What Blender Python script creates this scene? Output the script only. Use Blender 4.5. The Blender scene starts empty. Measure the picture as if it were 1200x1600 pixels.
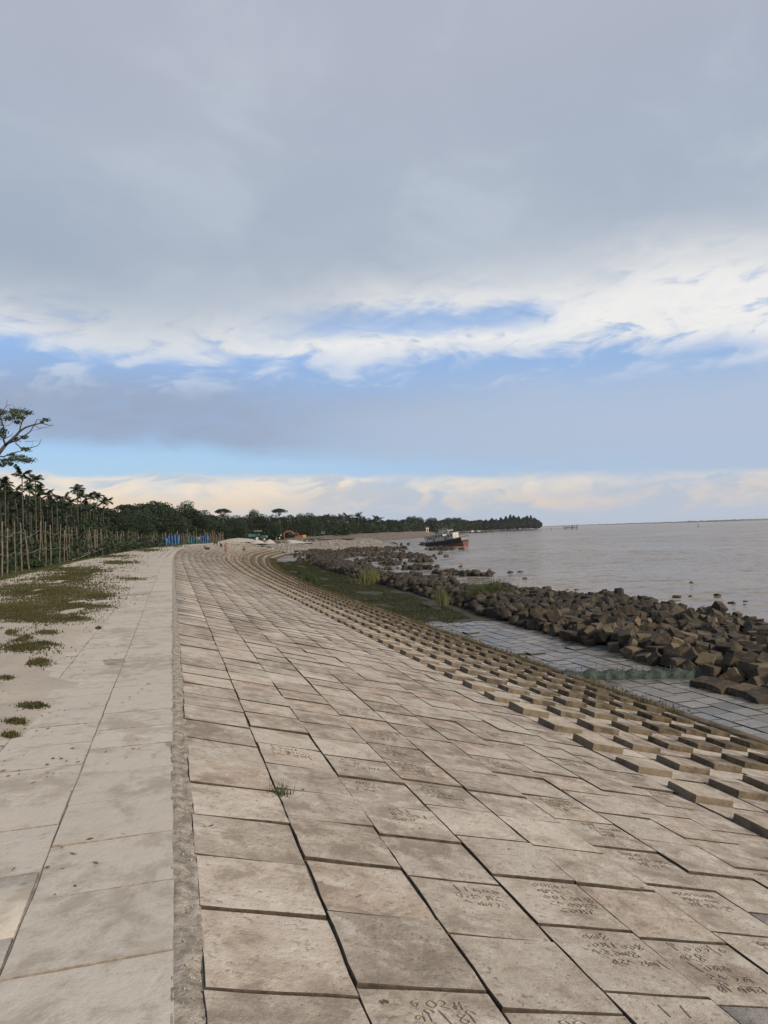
import bpy, bmesh, math, random
import numpy as np
from mathutils import Vector, Matrix, Euler, noise as mnoise

R = math.radians
SC = bpy.context.scene
COL = SC.collection

# ------------------------------------------------------------------ camera
H = 1.5
YAW, PITCH, ROLL = R(16.1), R(1.5), R(1.75)
F_PX = 1150.0
_f0 = Vector((math.sin(YAW), math.cos(YAW), 0)); _r0 = Vector((math.cos(YAW), -math.sin(YAW), 0)); _u0 = Vector((0, 0, 1))
_f = _f0 * math.cos(PITCH) + _u0 * math.sin(PITCH)
_u1 = _u0 * math.cos(PITCH) - _f0 * math.sin(PITCH)
_r = _r0 * math.cos(ROLL) - _u1 * math.sin(ROLL)
_u = _u1 * math.cos(ROLL) + _r0 * math.sin(ROLL)
cam_d = bpy.data.cameras.new('camera')
cam_d.sensor_fit = 'VERTICAL'
cam_d.sensor_height = 36.0
cam_d.lens = 36.0 * F_PX / 1600.0
cam_d.clip_start = 0.05
cam_d.clip_end = 40000
cam = bpy.data.objects.new('camera', cam_d)
COL.objects.link(cam)
_m = Matrix((( _r.x, _u.x, -_f.x, 0), (_r.y, _u.y, -_f.y, 0), (_r.z, _u.z, -_f.z, H), (0, 0, 0, 1)))
cam.matrix_world = _m
SC.camera = cam

# ------------------------------------------------------------------ node helpers
class X:
    """a socket (or a number) with arithmetic"""
    nt = None
    def __init__(self, s): self.s = s
    @staticmethod
    def m(op, *a, clamp=False):
        n = X.nt.nodes.new('ShaderNodeMath'); n.operation = op; n.use_clamp = clamp
        for i, v in enumerate(a):
            v = v.s if isinstance(v, X) else v
            if isinstance(v, (int, float)): n.inputs[i].default_value = v
            else: X.nt.links.new(v, n.inputs[i])
        return X(n.outputs[0])
    def __add__(a, b): return X.m('ADD', a, b)
    __radd__ = __add__
    def __sub__(a, b): return X.m('SUBTRACT', a, b)
    def __rsub__(a, b): return X.m('SUBTRACT', b, a)
    def __mul__(a, b): return X.m('MULTIPLY', a, b)
    __rmul__ = __mul__
    def __truediv__(a, b): return X.m('DIVIDE', a, b)

def sstep(x, a, b):
    n = X.nt.nodes.new('ShaderNodeMapRange'); n.interpolation_type = 'SMOOTHSTEP'
    X.nt.links.new(x.s, n.inputs['Value'])
    if a <= b: v = (a, b, 0.0, 1.0)
    else: v = (b, a, 1.0, 0.0)
    for k, q in zip(('From Min', 'From Max', 'To Min', 'To Max'), v): n.inputs[k].default_value = q
    return X(n.outputs['Result'])

def lin(x, a, b, c, d):
    n = X.nt.nodes.new('ShaderNodeMapRange'); n.clamp = True
    X.nt.links.new(x.s, n.inputs['Value'])
    for k, q in zip(('From Min', 'From Max', 'To Min', 'To Max'), (a, b, c, d)): n.inputs[k].default_value = q
    return X(n.outputs['Result'])

def mixc(f, a, b, mode='MIX'):
    n = X.nt.nodes.new('ShaderNodeMix'); n.data_type = 'RGBA'; n.blend_type = mode; n.clamp_factor = True
    for k, v in ((0, f), (6, a), (7, b)):
        v = v.s if isinstance(v, X) else v
        if isinstance(v, (int, float)): n.inputs[k].default_value = v
        elif isinstance(v, tuple): n.inputs[k].default_value = v if len(v) == 4 else (*v, 1)
        else: X.nt.links.new(v, n.inputs[k])
    return X(n.outputs[2])

def noise(vec, scale, detail=4, rough=0.5, dist=0.0, w=None, color=False):
    n = X.nt.nodes.new('ShaderNodeTexNoise')
    if w is not None: n.noise_dimensions = '4D'
    if vec is not None: X.nt.links.new(vec.s, n.inputs['Vector'])
    n.inputs['Scale'].default_value = scale; n.inputs['Detail'].default_value = detail
    n.inputs['Roughness'].default_value = rough; n.inputs['Distortion'].default_value = dist
    if w is not None:
        if isinstance(w, X): X.nt.links.new(w.s, n.inputs['W'])
        else: n.inputs['W'].default_value = w
    return X(n.outputs['Color' if color else 0])

def vec(x, y, z):
    n = X.nt.nodes.new('ShaderNodeCombineXYZ')
    for i, v in enumerate((x, y, z)):
        v = v.s if isinstance(v, X) else v
        if isinstance(v, (int, float)): n.inputs[i].default_value = v
        else: X.nt.links.new(v, n.inputs[i])
    return X(n.outputs[0])

def sep(v):
    n = X.nt.nodes.new('ShaderNodeSeparateXYZ'); X.nt.links.new(v.s, n.inputs[0])
    return X(n.outputs[0]), X(n.outputs[1]), X(n.outputs[2])

def s2l(h):
    h = h.lstrip('#'); o = []
    for i in (0, 2, 4):
        c = int(h[i:i + 2], 16) / 255
        o.append(c / 12.92 if c <= 0.04045 else ((c + 0.055) / 1.055) ** 2.4)
    return tuple(o)

# ------------------------------------------------------------------ sky, sun, exposure
SUN_ELEV, SUN_AZ = R(27), R(148)          # azimuth from +Y towards +X: behind the camera, on the sea side
world = bpy.data.worlds.new('World'); SC.world = world; world.use_nodes = True
SKY_SEED = 1.7
def build_sky():
    nt = world.node_tree; nt.nodes.clear(); X.nt = nt
    tc = nt.nodes.new('ShaderNodeTexCoord')
    d = X(tc.outputs['Generated'])
    dx, dy, dz = sep(d)
    up = X.m('MAXIMUM', dz, 0.0)
    e = X.m('ARCSINE', X.m('MINIMUM', up, 1.0)) * (180 / math.pi)
    az = X.m('ARCTAN2', dx, dy) * (180 / math.pi)
    pl = vec(dx / (up + 0.10), dy / (up + 0.10), 0.0)            # clouds lie on a sheet overhead
    sky = nt.nodes.new('ShaderNodeTexSky'); sky.sky_type = 'NISHITA'; sky.sun_disc = False
    sky.sun_elevation = SUN_ELEV; sky.sun_rotation = SUN_AZ; sky.air_density = 1.0; sky.dust_density = 0.6; sky.ozone_density = 2.0
    blue = mixc(1.0, X(sky.outputs[0]), (0.098, 0.112, 0.130), 'MULTIPLY')
    blue = mixc(0.65, blue, s2l('#9abdee'))
    # wobble of the cloud edges, and drifts along azimuth
    n_lo = noise(pl, 0.55, 3, 0.5) - 0.5
    n_md = noise(pl, 1.3, 4, 0.55, 0.5) - 0.5
    n_an = noise(vec(az * 0.075, e * 0.13, SKY_SEED), 1.0, 4, 0.55, 0.5) - 0.5
    n_an2 = noise(vec(az * 0.15, e * 0.42, 3.0 + SKY_SEED), 1.0, 5, 0.58, 0.8) - 0.5
    n_fine = noise(vec(az * 0.26 + n_an2 * 1.2, e * 0.62 - az * 0.08, 7.0), 1.0, 5, 0.56, 0.7) - 0.5
    c = blue
    # pale cyan towards the horizon
    c = mixc(sstep(e, 9.0, 5.0) * lin(az, 2, 26, 0.55, 0.1), c, s2l('#b4d4e6'))
    # the low grey-blue air above the horizon
    c = mixc(sstep(e + n_an2 * 1.2, 6.0, 1.6) * lin(az, -10, 25, 0.6, 1.0), c, s2l('#b7c2d1'))
    # soft stratus band, lavender at left, paler blue-grey at right
    eb = e + lin(az, -10, 45, 0.0, 1.6) + n_an * 2.4 + n_an2 * 1.4
    band = sstep(eb, 6.0, 8.2) * sstep(eb, 14.4, 10.2)
    bc = mixc(sstep(az, 0, 34), s2l('#9ba9c1'), s2l('#b1c1d7'))
    c = mixc(band * lin(n_an2 + n_lo * 0.6, -0.18, 0.14, 0.75, 1.0), c, bc)
    eb2 = e + lin(az, -10, 45, -2.5, 1.2) + n_an * 2.6 + n_an2 * 1.6
    band2 = sstep(eb2, 3.9, 5.6) * sstep(eb2, 10.5, 7.0) * sstep(az, 4, 20)
    c = mixc(band2 * 0.8, c, s2l('#aebfd6'))
    haze = sstep(e, 12.5, 7.0) * sstep(az, 10, 42)
    c = mixc(haze * 0.35, c, s2l('#b9c4d6'))
    # cumulus bank over the horizon, peach where the light is low
    top = e + lin(az, -12, 44, 0.0, 1.25) + n_an2 * 1.5 + n_fine * 1.2
    bank = sstep(top, 5.2, 4.5) * sstep(top, 1.4, 3.2)
    bank = bank * lin(n_an * 0.7 + n_fine * 0.7 + lin(az, -12, 45, 0.28, 0.02), -0.12, 0.26, 0.0, 1.0)
    pc = mixc(sstep(e + n_an2 * 2.0, 2.0, 3.9), s2l('#dccfc4'), s2l('#eee1d0'))
    pc = mixc(sstep(n_fine + n_an2 * 0.9, 0.04, -0.18) * 0.75, pc, s2l('#bfc2c9'))
    c = mixc(bank, c, pc)
    glow = sstep(az, 18, -10) * sstep(e + n_an2 * 1.5, 4.1, 2.2) * sstep(e, 0.0, 1.0)
    c = mixc(glow * 0.8, c, s2l('#f3d8b4'))
    # wisps below the overcast edge
    edge = e + lin(az, -12, 45, -0.6, 1.5) + n_lo * 1.2 + n_an * 3.4 + n_an2 * 3.0 + n_fine * 1.5
    fringe = sstep(edge, 12.0, 14.9)
    eh = e + lin(az, -12, 45, 0.0, 0.9) + n_an2 * 3.0 + n_fine * 1.6
    hole = sstep(eh, 15.0, 16.2) * sstep(eh, 18.2, 16.8) * sstep(az + n_an2 * 14.0, 5, 12) * sstep(az + n_an2 * 14.0, 33, 24)
    hole2 = sstep(n_fine + n_an2 * 0.8, -0.05, -0.22) * sstep(e, 18.0, 15.5)
    white = mixc(sstep(n_fine * 0.6 + n_an2 + lin(az, 0, 40, -0.05, 0.10), -0.25, 0.12), s2l('#c3cedd'), s2l('#efeeec'))
    c = mixc(fringe * (1.0 - hole * 0.85) * (1.0 - hole2 * 0.6), c, white)
    veil = sstep(n_fine + n_an2 * 0.7, -0.02, 0.22) * sstep(e, 9.5, 12.5) * sstep(e, 18.0, 14.0)
    c = mixc(veil * 0.55, c, s2l('#d3dce8'))
    # the overcast sheet
    es = e + n_lo * 3.0 + n_an * 5.5 + n_an2 * 2.0 + n_md * 1.5 + lin(az, 2, 24, 1.2, -1.7)
    grey = mixc(sstep(n_lo + n_md * 0.4, -0.16, 0.2), s2l('#a3b0c2'), s2l('#b5bfcd'))
    grey = mixc(sstep(e, 22, 36) * 0.6, grey, s2l('#b3b6c5'))
    grey = mixc(sstep(n_an + n_lo * 0.8, 0.0, 0.25) * 0.4, grey, s2l('#c3ccd8'))
    c = mixc(sstep(es, 13.8, 20.4), c, grey)
    bg = nt.nodes.new('ShaderNodeBackground'); nt.links.new(c.s, bg.inputs[0]); bg.inputs[1].default_value = 1.0
    out = nt.nodes.new('ShaderNodeOutputWorld'); nt.links.new(bg.outputs[0], out.inputs[0])
build_sky()
world.cycles.sampling_method = 'NONE'
sun_d = bpy.data.lights.new('sun', 'SUN'); sun_d.energy = 4.9; sun_d.angle = R(9); sun_d.color = (1.0, 0.86, 0.68)
sun = bpy.data.objects.new('sun', sun_d); COL.objects.link(sun)
_sd = Vector((math.sin(SUN_AZ) * math.cos(SUN_ELEV), math.cos(SUN_AZ) * math.cos(SUN_ELEV), math.sin(SUN_ELEV)))
sun.rotation_euler = _sd.to_track_quat('Z', 'Y').to_euler()
vs = SC.view_settings
vs.view_transform = 'Standard'; vs.look = 'None'; vs.gamma = 1.0; vs.exposure = 0.0; vs.use_curve_mapping = False
SC.cycles.use_denoising = True
SC.cycles.max_bounces = 6; SC.cycles.transparent_max_bounces = 8

# ------------------------------------------------------------------ scene helpers
rng = random.Random(7)
nrg = np.random.default_rng(11)

def px_ray(px, py):
    return (_f * F_PX + _r * (px - 600) - _u * (py - 800)).normalized()
def at_z(px, py, z):
    d = px_ray(px, py); return Vector((0, 0, H)) + d * ((z - H) / d.z)
def at_d(px, py, dist):
    d = px_ray(px, py); return Vector((0, 0, H)) + d * (dist / d.dot(_f))
def proj(p):
    v = Vector(p) - Vector((0, 0, H)); w = v.dot(_f)
    if w < 0.1: return None
    return 600 + F_PX * v.dot(_r) / w, 800 - F_PX * v.dot(_u) / w, w

def tag(o, label=None, cat=None, group=None, kind=None):
    if label: o['label'] = label
    if cat: o['category'] = cat
    if group: o['group'] = group
    if kind: o['kind'] = kind
    return o
def link(name, me, mat=None, parent=None):
    o = bpy.data.objects.new(name, me); COL.objects.link(o)
    if mat is not None and me is not None and not me.materials: me.materials.append(mat)
    if parent is not None: o.parent = parent
    return o
def empty(name, loc, rz=0.0):
    o = bpy.data.objects.new(name, None); COL.objects.link(o); o.location = loc; o.rotation_euler = (0, 0, rz)
    o.empty_display_size = 0.2
    return o
def mesh_np(name, v, f, smooth=False):
    v = np.asarray(v, dtype=np.float32).reshape(-1, 3); f = np.asarray(f, dtype=np.int32)
    me = bpy.data.meshes.new(name)
    n, k = f.shape
    me.vertices.add(len(v)); me.vertices.foreach_set('co', v.ravel())
    me.loops.add(n * k); me.loops.foreach_set('vertex_index', f.ravel())
    me.polygons.add(n); me.polygons.foreach_set('loop_start', np.arange(0, n * k, k, dtype=np.int32))
    me.polygons.foreach_set('loop_total', np.full(n, k, dtype=np.int32))
    if smooth: me.polygons.foreach_set('use_smooth', np.ones(n, dtype=bool))
    me.update(calc_edges=True)
    return me
def copy_tree(o, parent=None):
    c = o.copy(); COL.objects.link(c); c.parent = parent
    for ch in list(o.children):
        copy_tree(ch, c)
    return c

class MB:
    def __init__(s): s.v = []; s.f = []
    def add(s, vs, fs):
        b = len(s.v); s.v.extend([tuple(q) for q in vs]); s.f.extend([tuple(b + i for i in q) for q in fs]); return s
    def box(s, c, size, rot=None, taper=1.0):
        x, y, z = size[0] / 2, size[1] / 2, size[2] / 2
        P = [Vector((sx * x * (taper if sz > 0 else 1), sy * y * (taper if sz > 0 else 1), sz * z)) for sz in (-1, 1) for sy in (-1, 1) for sx in (-1, 1)]
        if rot is not None:
            q = Euler(rot).to_matrix(); P = [q @ p for p in P]
        c = Vector(c)
        return s.add([p + c for p in P], [(0, 2, 3, 1), (4, 5, 7, 6), (0, 1, 5, 4), (2, 6, 7, 3), (0, 4, 6, 2), (1, 3, 7, 5)])
    def tube(s, pts, rad, n=8, cap=True):
        pts = [Vector(p) for p in pts]; m = len(pts)
        if not isinstance(rad, (list, tuple)): rad = [rad] * m
        vs = []; fs = []; ref = None
        for i, p in enumerate(pts):
            t = (pts[min(i + 1, m - 1)] - pts[max(i - 1, 0)]).normalized()
            if ref is None:
                ref = t.cross(Vector((0, 0, 1)) if abs(t.z) < 0.9 else Vector((1, 0, 0))).normalized()
            a = (ref - t * ref.dot(t)).normalized(); ref = a; b = t.cross(a)
            for k in range(n):
                an = 2 * math.pi * k / n
                vs.append(p + (a * math.cos(an) + b * math.sin(an)) * rad[i])
        for i in range(m - 1):
            for k in range(n):
                k2 = (k + 1) % n
                fs.append((i * n + k, i * n + k2, (i + 1) * n + k2, (i + 1) * n + k))
        if cap:
            fs.append(tuple(range(n - 1, -1, -1))); fs.append(tuple((m - 1) * n + k for k in range(n)))
        return s.add(vs, fs)
    def cyl(s, c, axis, r, length, n=16):
        c = Vector(c); a = Vector(axis).normalized() * length / 2
        return s.tube([c - a, c + a], r, n)
    def mesh(s, name, smooth=False):
        me = bpy.data.meshes.new(name); me.from_pydata(s.v, [], s.f); me.update()
        if smooth:
            for p in me.polygons: p.use_smooth = True
        return me
    def build(s, name, mat, parent=None, smooth=False):
        return link(name, s.mesh(name, smooth), mat, parent)

# ------------------------------------------------------------------ materials
def new_mat(name):
    m = bpy.data.materials.new(name); m.use_nodes = True
    nt = m.node_tree; nt.nodes.clear(); X.nt = nt
    b = nt.nodes.new('ShaderNodeBsdfPrincipled'); o = nt.nodes.new('ShaderNodeOutputMaterial')
    nt.links.new(b.outputs[0], o.inputs[0])
    return m, nt, b
def wpos():
    g = X.nt.nodes.new('ShaderNodeNewGeometry'); return X(g.outputs['Position'])
def isl():
    g = X.nt.nodes.new('ShaderNodeNewGeometry'); i = X.nt.nodes.new('ShaderNodeObjectInfo')
    return X.m('FRACT', X(g.outputs['Random Per Island']) * 7.31 + X(i.outputs['Random']) * 3.77)
def setc(b, key, v):
    if isinstance(v, X): X.nt.links.new(v.s, b.inputs[key])
    elif isinstance(v, tuple): b.inputs[key].default_value = (*v[:3], 1)
    else: b.inputs[key].default_value = v
def bump(b, h, strength=0.5, dist=0.01):
    n = X.nt.nodes.new('ShaderNodeBump'); n.inputs['Strength'].default_value = strength; n.inputs['Distance'].default_value = dist
    X.nt.links.new(h.s, n.inputs['Height']); X.nt.links.new(n.outputs[0], b.inputs['Normal'])

def plain(name, col, rough=0.7, metal=0.0, var=0.25, scale=6.0, bumpd=0.0, spec=0.3):
    m, nt, b = new_mat(name); p = wpos()
    n = noise(p, scale, 5, 0.6)
    c = mixc(sstep(n, 0.3, 0.7), tuple(q * (1 - var) for q in col), tuple(min(1, q * (1 + var)) for q in col))
    setc(b, 'Base Color', c); b.inputs['Roughness'].default_value = rough; b.inputs['Metallic'].default_value = metal
    b.inputs['Specular IOR Level'].default_value = spec
    if bumpd: bump(b, noise(p, scale * 4, 5, 0.6), 0.6, bumpd)
    return m

def concrete(name, tones, pale, dark, wet=False, tide=False, pale_amt=0.6, sand=None, tone_var=0.0):
    m, nt, b = new_mat(name); p = wpos(); r = isl()
    px, py, pz = sep(p)
    n1 = noise(p, 0.9, 4, 0.55); n2 = noise(p, 5.0, 7, 0.66, 0.4); n3 = noise(p, 38.0, 5, 0.6); n4 = noise(p, 190.0, 3, 0.6)
    rmp = nt.nodes.new('ShaderNodeValToRGB'); nt.links.new(r.s, rmp.inputs[0]); rmp.color_ramp.interpolation = 'LINEAR'
    el = rmp.color_ramp.elements
    while len(el) < len(tones): el.new(0.5)
    for i, t in enumerate(tones): el[i].position = i / (len(tones) - 1); el[i].color = (*t, 1)
    c = X(rmp.outputs[0])
    n5 = noise(p, 14.0, 6, 0.68, 0.3)
    c = mixc(sstep(n1 + (n2 - 0.5) * 0.9, 0.46, 0.66) * pale_amt * 0.8, c, pale)
    c = mixc(sstep(n2 * 0.5 + n5 * 0.5, 0.50, 0.62) * pale_amt, c, pale)
    c = mixc(sstep(n2 + (n1 - 0.5) * 0.8, 0.49, 0.34) * 0.6, c, dark)
    c = mixc(sstep(n5 + (n3 - 0.5) * 0.6, 0.44, 0.32) * 0.45, c, dark)
    pit = sstep(n3, 0.40, 0.30) * sstep(n2, 0.35, 0.6)
    c = mixc(pit * 0.2, c, tuple(q * 0.45 for q in dark))
    c = mixc(sstep(n4, 0.35, 0.65) * 0.35, c, mixc(1.0, c, (0.72, 0.71, 0.70), 'MULTIPLY'))
    if tone_var:
        c = mixc(1.0, c, mixc(X.m('FRACT', r * 3.17), tuple(1 - tone_var for _ in range(3)), (1 + tone_var * .6, 1 + tone_var * .6, 1 + tone_var * .65)), 'MULTIPLY')
    if tide:                                     # brown growth left by the tide near the foot of the slope
        t = sstep(pz + (n2 - 0.5) * 0.5 + (n1 - 0.5) * 0.35, -1.15, -2.0)
        c = mixc(t * 0.92, c, mixc(sstep(n2, .35, .65), (0.036, 0.028, 0.018), (0.105, 0.080, 0.048)))
    if sand is not None:                         # blown sand lying over the slabs
        c = mixc(sstep(n1 * 0.6 + n2 * 0.5, 0.50, 0.64) * 0.7, c, sand)
    setc(b, 'Base Color', c)
    if wet:
        setc(b, 'Roughness', lin(n1 + (n2 - 0.5) * 0.7, 0.3, 0.70, 0.20, 0.55)); b.inputs['Specular IOR Level'].default_value = 0.45
        bump(b, n2 * 0.6 + n3 * 0.4, 0.35, 0.006)
    else:
        b.inputs['Roughness'].default_value = 0.92; b.inputs['Specular IOR Level'].default_value = 0.2
        if sand is not None: bump(b, n2 * 0.9 + n5 * 0.4 + n3 * 0.25 + n4 * 0.12, 0.7, 0.011)
        else: bump(b, n2 * 0.9 + n5 * 0.5 + n3 * 0.5 + n4 * 0.25 - pit * 0.3, 0.9, 0.013)
    return m

M = {}
M['slab'] = concrete('slab concrete', [(.265, .222, .178), (.335, .288, .236), (.29, .25, .207), (.345, .280, .224), (.385, .342, .287), (.31, .266, .217), (.36, .315, .262)], (.47, .435, .38), (.17, .142, .115), tone_var=.11)
M['block'] = concrete('block concrete', [(.285, .24, .19), (.34, .295, .235), (.31, .262, .205), (.36, .31, .245)], (.42, .385, .325), (.15, .125, .10), tide=True, pale_amt=0.45)
M['road'] = concrete('road concrete', [(.40, .368, .32), (.43, .398, .35), (.395, .36, .31), (.415, .382, .332)], (.49, .46, .415), (.275, .24, .195), pale_amt=0.6, tone_var=.06, sand=(.385, .352, .305))
M['apron'] = concrete('wet paving concrete', [(.12, .112, .10), (.19, .178, .16), (.15, .138, .122), (.10, .093, .083)], (.23, .215, .19), (.055, .048, .04), wet=True, tone_var=.25)
M['cube'] = concrete('dumped block concrete', [(.027, .024, .020), (.058, .048, .035), (.034, .030, .025), (.15, .115, .072), (.040, .034, .027), (.030, .027, .023), (.085, .07, .05), (.028, .025, .021), (.115, .09, .062)], (.15, .122, .085), (.018, .016, .013), pale_amt=0.25)
M['cube_far'] = concrete('tide-dark block concrete', [(.022, .020, .017), (.040, .034, .027), (.028, .025, .021), (.07, .057, .042), (.03, .027, .022)], (.085, .072, .055), (.014, .012, .010), pale_amt=.2)
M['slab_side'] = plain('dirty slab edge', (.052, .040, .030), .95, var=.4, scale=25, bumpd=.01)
M['block_side'] = concrete('weathered shade-toned block side', [(.125, .101, .072), (.17, .138, .10), (.145, .118, .084)], (.21, .178, .13), (.06, .049, .036), tide=True, pale_amt=.35)  # darker than the tops: shade put into the colour, on top of weathering
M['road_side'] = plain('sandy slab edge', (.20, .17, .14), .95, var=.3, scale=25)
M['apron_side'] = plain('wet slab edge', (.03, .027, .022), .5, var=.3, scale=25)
M['road_joint'] = plain('sandy joint fill', (.24, .21, .17), .95, var=.35, scale=9, bumpd=.01)
M['joint'] = plain('joint soil', (.125, .104, .082), 0.95, var=0.4, scale=20, bumpd=0.01)
M['sand'] = None
def sand_mat():
    m, nt, b = new_mat('blown sand and dry soil'); p = wpos()
    n1 = noise(p, 0.35, 5, 0.6); n2 = noise(p, 3.0, 7, 0.65, 0.3); n3 = noise(p, 40, 5, 0.65); n4 = noise(p, 160, 3, 0.6)
    c = mixc(sstep(n1, 0.35, 0.68), (.34, .305, .26), (.40, .365, .315))
    c = mixc(sstep(n2, 0.52, 0.72) * 0.6, c, (.26, .215, .165))
    c = mixc(sstep(n3, 0.60, 0.74) * 0.5, c, (.20, .16, .12))
    c = mixc(sstep(n4, 0.3, 0.7) * 0.4, c, mixc(1.0, c, (0.75, 0.73, 0.7), 'MULTIPLY'))
    setc(b, 'Base Color', c); b.inputs['Roughness'].default_value = 0.95; b.inputs['Specular IOR Level'].default_value = 0.15
    bump(b, n2 + n3 * 0.4 + n4 * 0.15, 0.8, 0.02)
    return m
M['sand'] = sand_mat()
M['mortar'] = plain('grey mortar and grit', (.245, .218, .182), 0.95, var=0.4, scale=14, bumpd=0.02)
M['mud'] = plain('wet mud', (.040, .038, .024), 0.85, var=0.4, scale=2.0, bumpd=0.03, spec=0.2)
M['earth'] = plain('bank earth', (.105, .083, .068), 0.95, var=0.35, scale=0.6, bumpd=0.15)
M['gravel'] = plain('pale gravel', (.33, .31, .285), 0.95, var=0.5, scale=5.0, bumpd=0.08)
M['dune'] = plain('sand heap', (.31, .275, .23), 0.95, var=0.15, scale=1.5, bumpd=0.04)
M['land'] = plain('dark leaf litter', (.085, .075, .045), 0.95, var=0.4, scale=0.5, bumpd=0.05)  # the litter's own dark brown
M['groove'] = plain('scratched groove', (.13, .108, .088), 0.95, var=0.3, scale=30)

def leaf_mat(name, a, b_, rough=0.6, trans=0.25):
    m, nt, b = new_mat(name); r = isl(); p = wpos()
    n = noise(p, 0.35, 3, 0.6)
    c = mixc(X.m('FRACT', r * 5.7), a, b_)
    c = mixc(sstep(n, 0.35, 0.65) * 0.5, c, tuple(q * 0.6 for q in a))
    setc(b, 'Base Color', c); b.inputs['Roughness'].default_value = rough; b.inputs['Specular IOR Level'].default_value = 0.25
    t = nt.nodes.new('ShaderNodeBsdfTranslucent'); nt.links.new(c.s, t.inputs[0])
    mx = nt.nodes.new('ShaderNodeMixShader'); mx.inputs[0].default_value = trans
    nt.links.new(b.outputs[0], mx.inputs[1]); nt.links.new(t.outputs[0], mx.inputs[2])
    nt.links.new(mx.outputs[0], nt.nodes['Material Output'].inputs[0])
    return m
M['leaf'] = leaf_mat('dark broad leaves', (.014, .025, .012), (.032, .050, .020))
M['leaf2'] = leaf_mat('green leaves', (.026, .046, .017), (.055, .082, .032))
M['palmleaf'] = leaf_mat('palm fronds', (.013, .024, .011), (.030, .048, .020))
M['needle'] = leaf_mat('casuarina needles', (.016, .030, .020), (.030, .050, .030))
M['grassdry'] = leaf_mat('short trodden grass', (.048, .052, .018), (.108, .098, .042), 0.8)
M['grassgreen'] = leaf_mat('fresh grass', (.040, .055, .018), (.085, .095, .034), 0.8)
M['airy'] = leaf_mat('sparse lighter green leaves', (.045, .066, .027), (.085, .11, .045))  # a lighter green than the other tree leaves
M['marsh'] = leaf_mat('marsh grass', (.022, .030, .011), (.050, .055, .022), 0.85)
M['reed'] = leaf_mat('reed blades', (.09, .12, .035), (.22, .19, .085), 0.8)
M['weed'] = leaf_mat('wet weeds', (.045, .045, .018), (.13, .10, .045), 0.8)
M['bark'] = plain('grey bark', (.055, .046, .038), 0.9, var=0.4, scale=8, bumpd=0.02)
M['palmbark'] = plain('palm bark', (.062, .052, .042), 0.9, var=0.35, scale=6, bumpd=0.01)
M['bamboo'] = plain('weathered bamboo', (.105, .085, .062), 0.8, var=0.4, scale=5, bumpd=0.005)
M['wire'] = plain('dull wire', (.20, .19, .17), 0.6, metal=0.3, var=0.2)

def water_mat():
    m, nt, b = new_mat('muddy estuary water'); p = wpos()
    px, py, pz = sep(p)
    d = X.m('SQRT', px * px + py * py)
    far = lin(d, 25, 420, 0.0, 1.0)
    # wind ripples: crests stretched across the wind, with gust patches between
    q = vec((px * 0.93 - py * 0.36) * 0.75, px * 0.36 + py * 0.93, 0.0)
    w3 = noise(p, 0.02, 3, 0.5)
    gust = lin(noise(q, 0.05, 3, 0.55), 0.35, 0.68, 0.45, 1.25)
    setc(b, 'Base Color', mixc(sstep(w3, 0.35, 0.65), (.215, .168, .130), (.255, .205, .162)))
    b.inputs['Roughness'].default_value = 0.09; b.inputs['IOR'].default_value = 1.33; b.inputs['Specular Tint'].default_value = (.86, .80, .74, 1)
    # facet slopes taken straight from vector noise, so far ripples keep scattering the reflection
    r1, g1, _ = sep(noise(q, 0.55, 4, 0.65, 0.3, color=True)); r2, g2, _ = sep(noise(q, 2.4, 3, 0.6, 0.2, color=True)); r0, g0, _ = sep(noise(q, 0.13, 3, 0.55, 0.3, color=True))
    sx = ((r1 - 0.5) * 1.1 + (r2 - 0.5) * 0.8 + (r0 - 0.5) * 0.35) * gust
    sy = ((g1 - 0.5) * 1.5 + (g2 - 0.5) * 1.0 + (g0 - 0.5) * 0.6) * gust
    nv = nt.nodes.new('ShaderNodeVectorMath'); nv.operation = 'NORMALIZE'
    nt.links.new(vec(sx, sy, 1.0).s, nv.inputs[0])
    # silty body colour under a broken surface: wave faces hide part of the mirror at low angles
    df = nt.nodes.new('ShaderNodeBsdfDiffuse'); gl = nt.nodes.new('ShaderNodeBsdfGlossy'); fr = nt.nodes.new('ShaderNodeFresnel'); mx = nt.nodes.new('ShaderNodeMixShader')
    nt.links.new(mixc(sstep(w3, 0.35, 0.65), (.165, .140, .116), (.205, .175, .147)).s, df.inputs['Color']); gl.inputs['Roughness'].default_value = 0.12; gl.inputs['Color'].default_value = (.93, .90, .87, 1)
    fr.inputs['IOR'].default_value = 1.33
    for n_ in (df, gl, fr): nt.links.new(nv.outputs[0], n_.inputs['Normal'])
    nt.links.new((X(fr.outputs[0]) * 0.66).s, mx.inputs[0]); nt.links.new(df.outputs[0], mx.inputs[1]); nt.links.new(gl.outputs[0], mx.inputs[2])
    nt.links.new(mx.outputs[0], nt.nodes['Material Output'].inputs[0])
    return m
M['water'] = water_mat()

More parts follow.
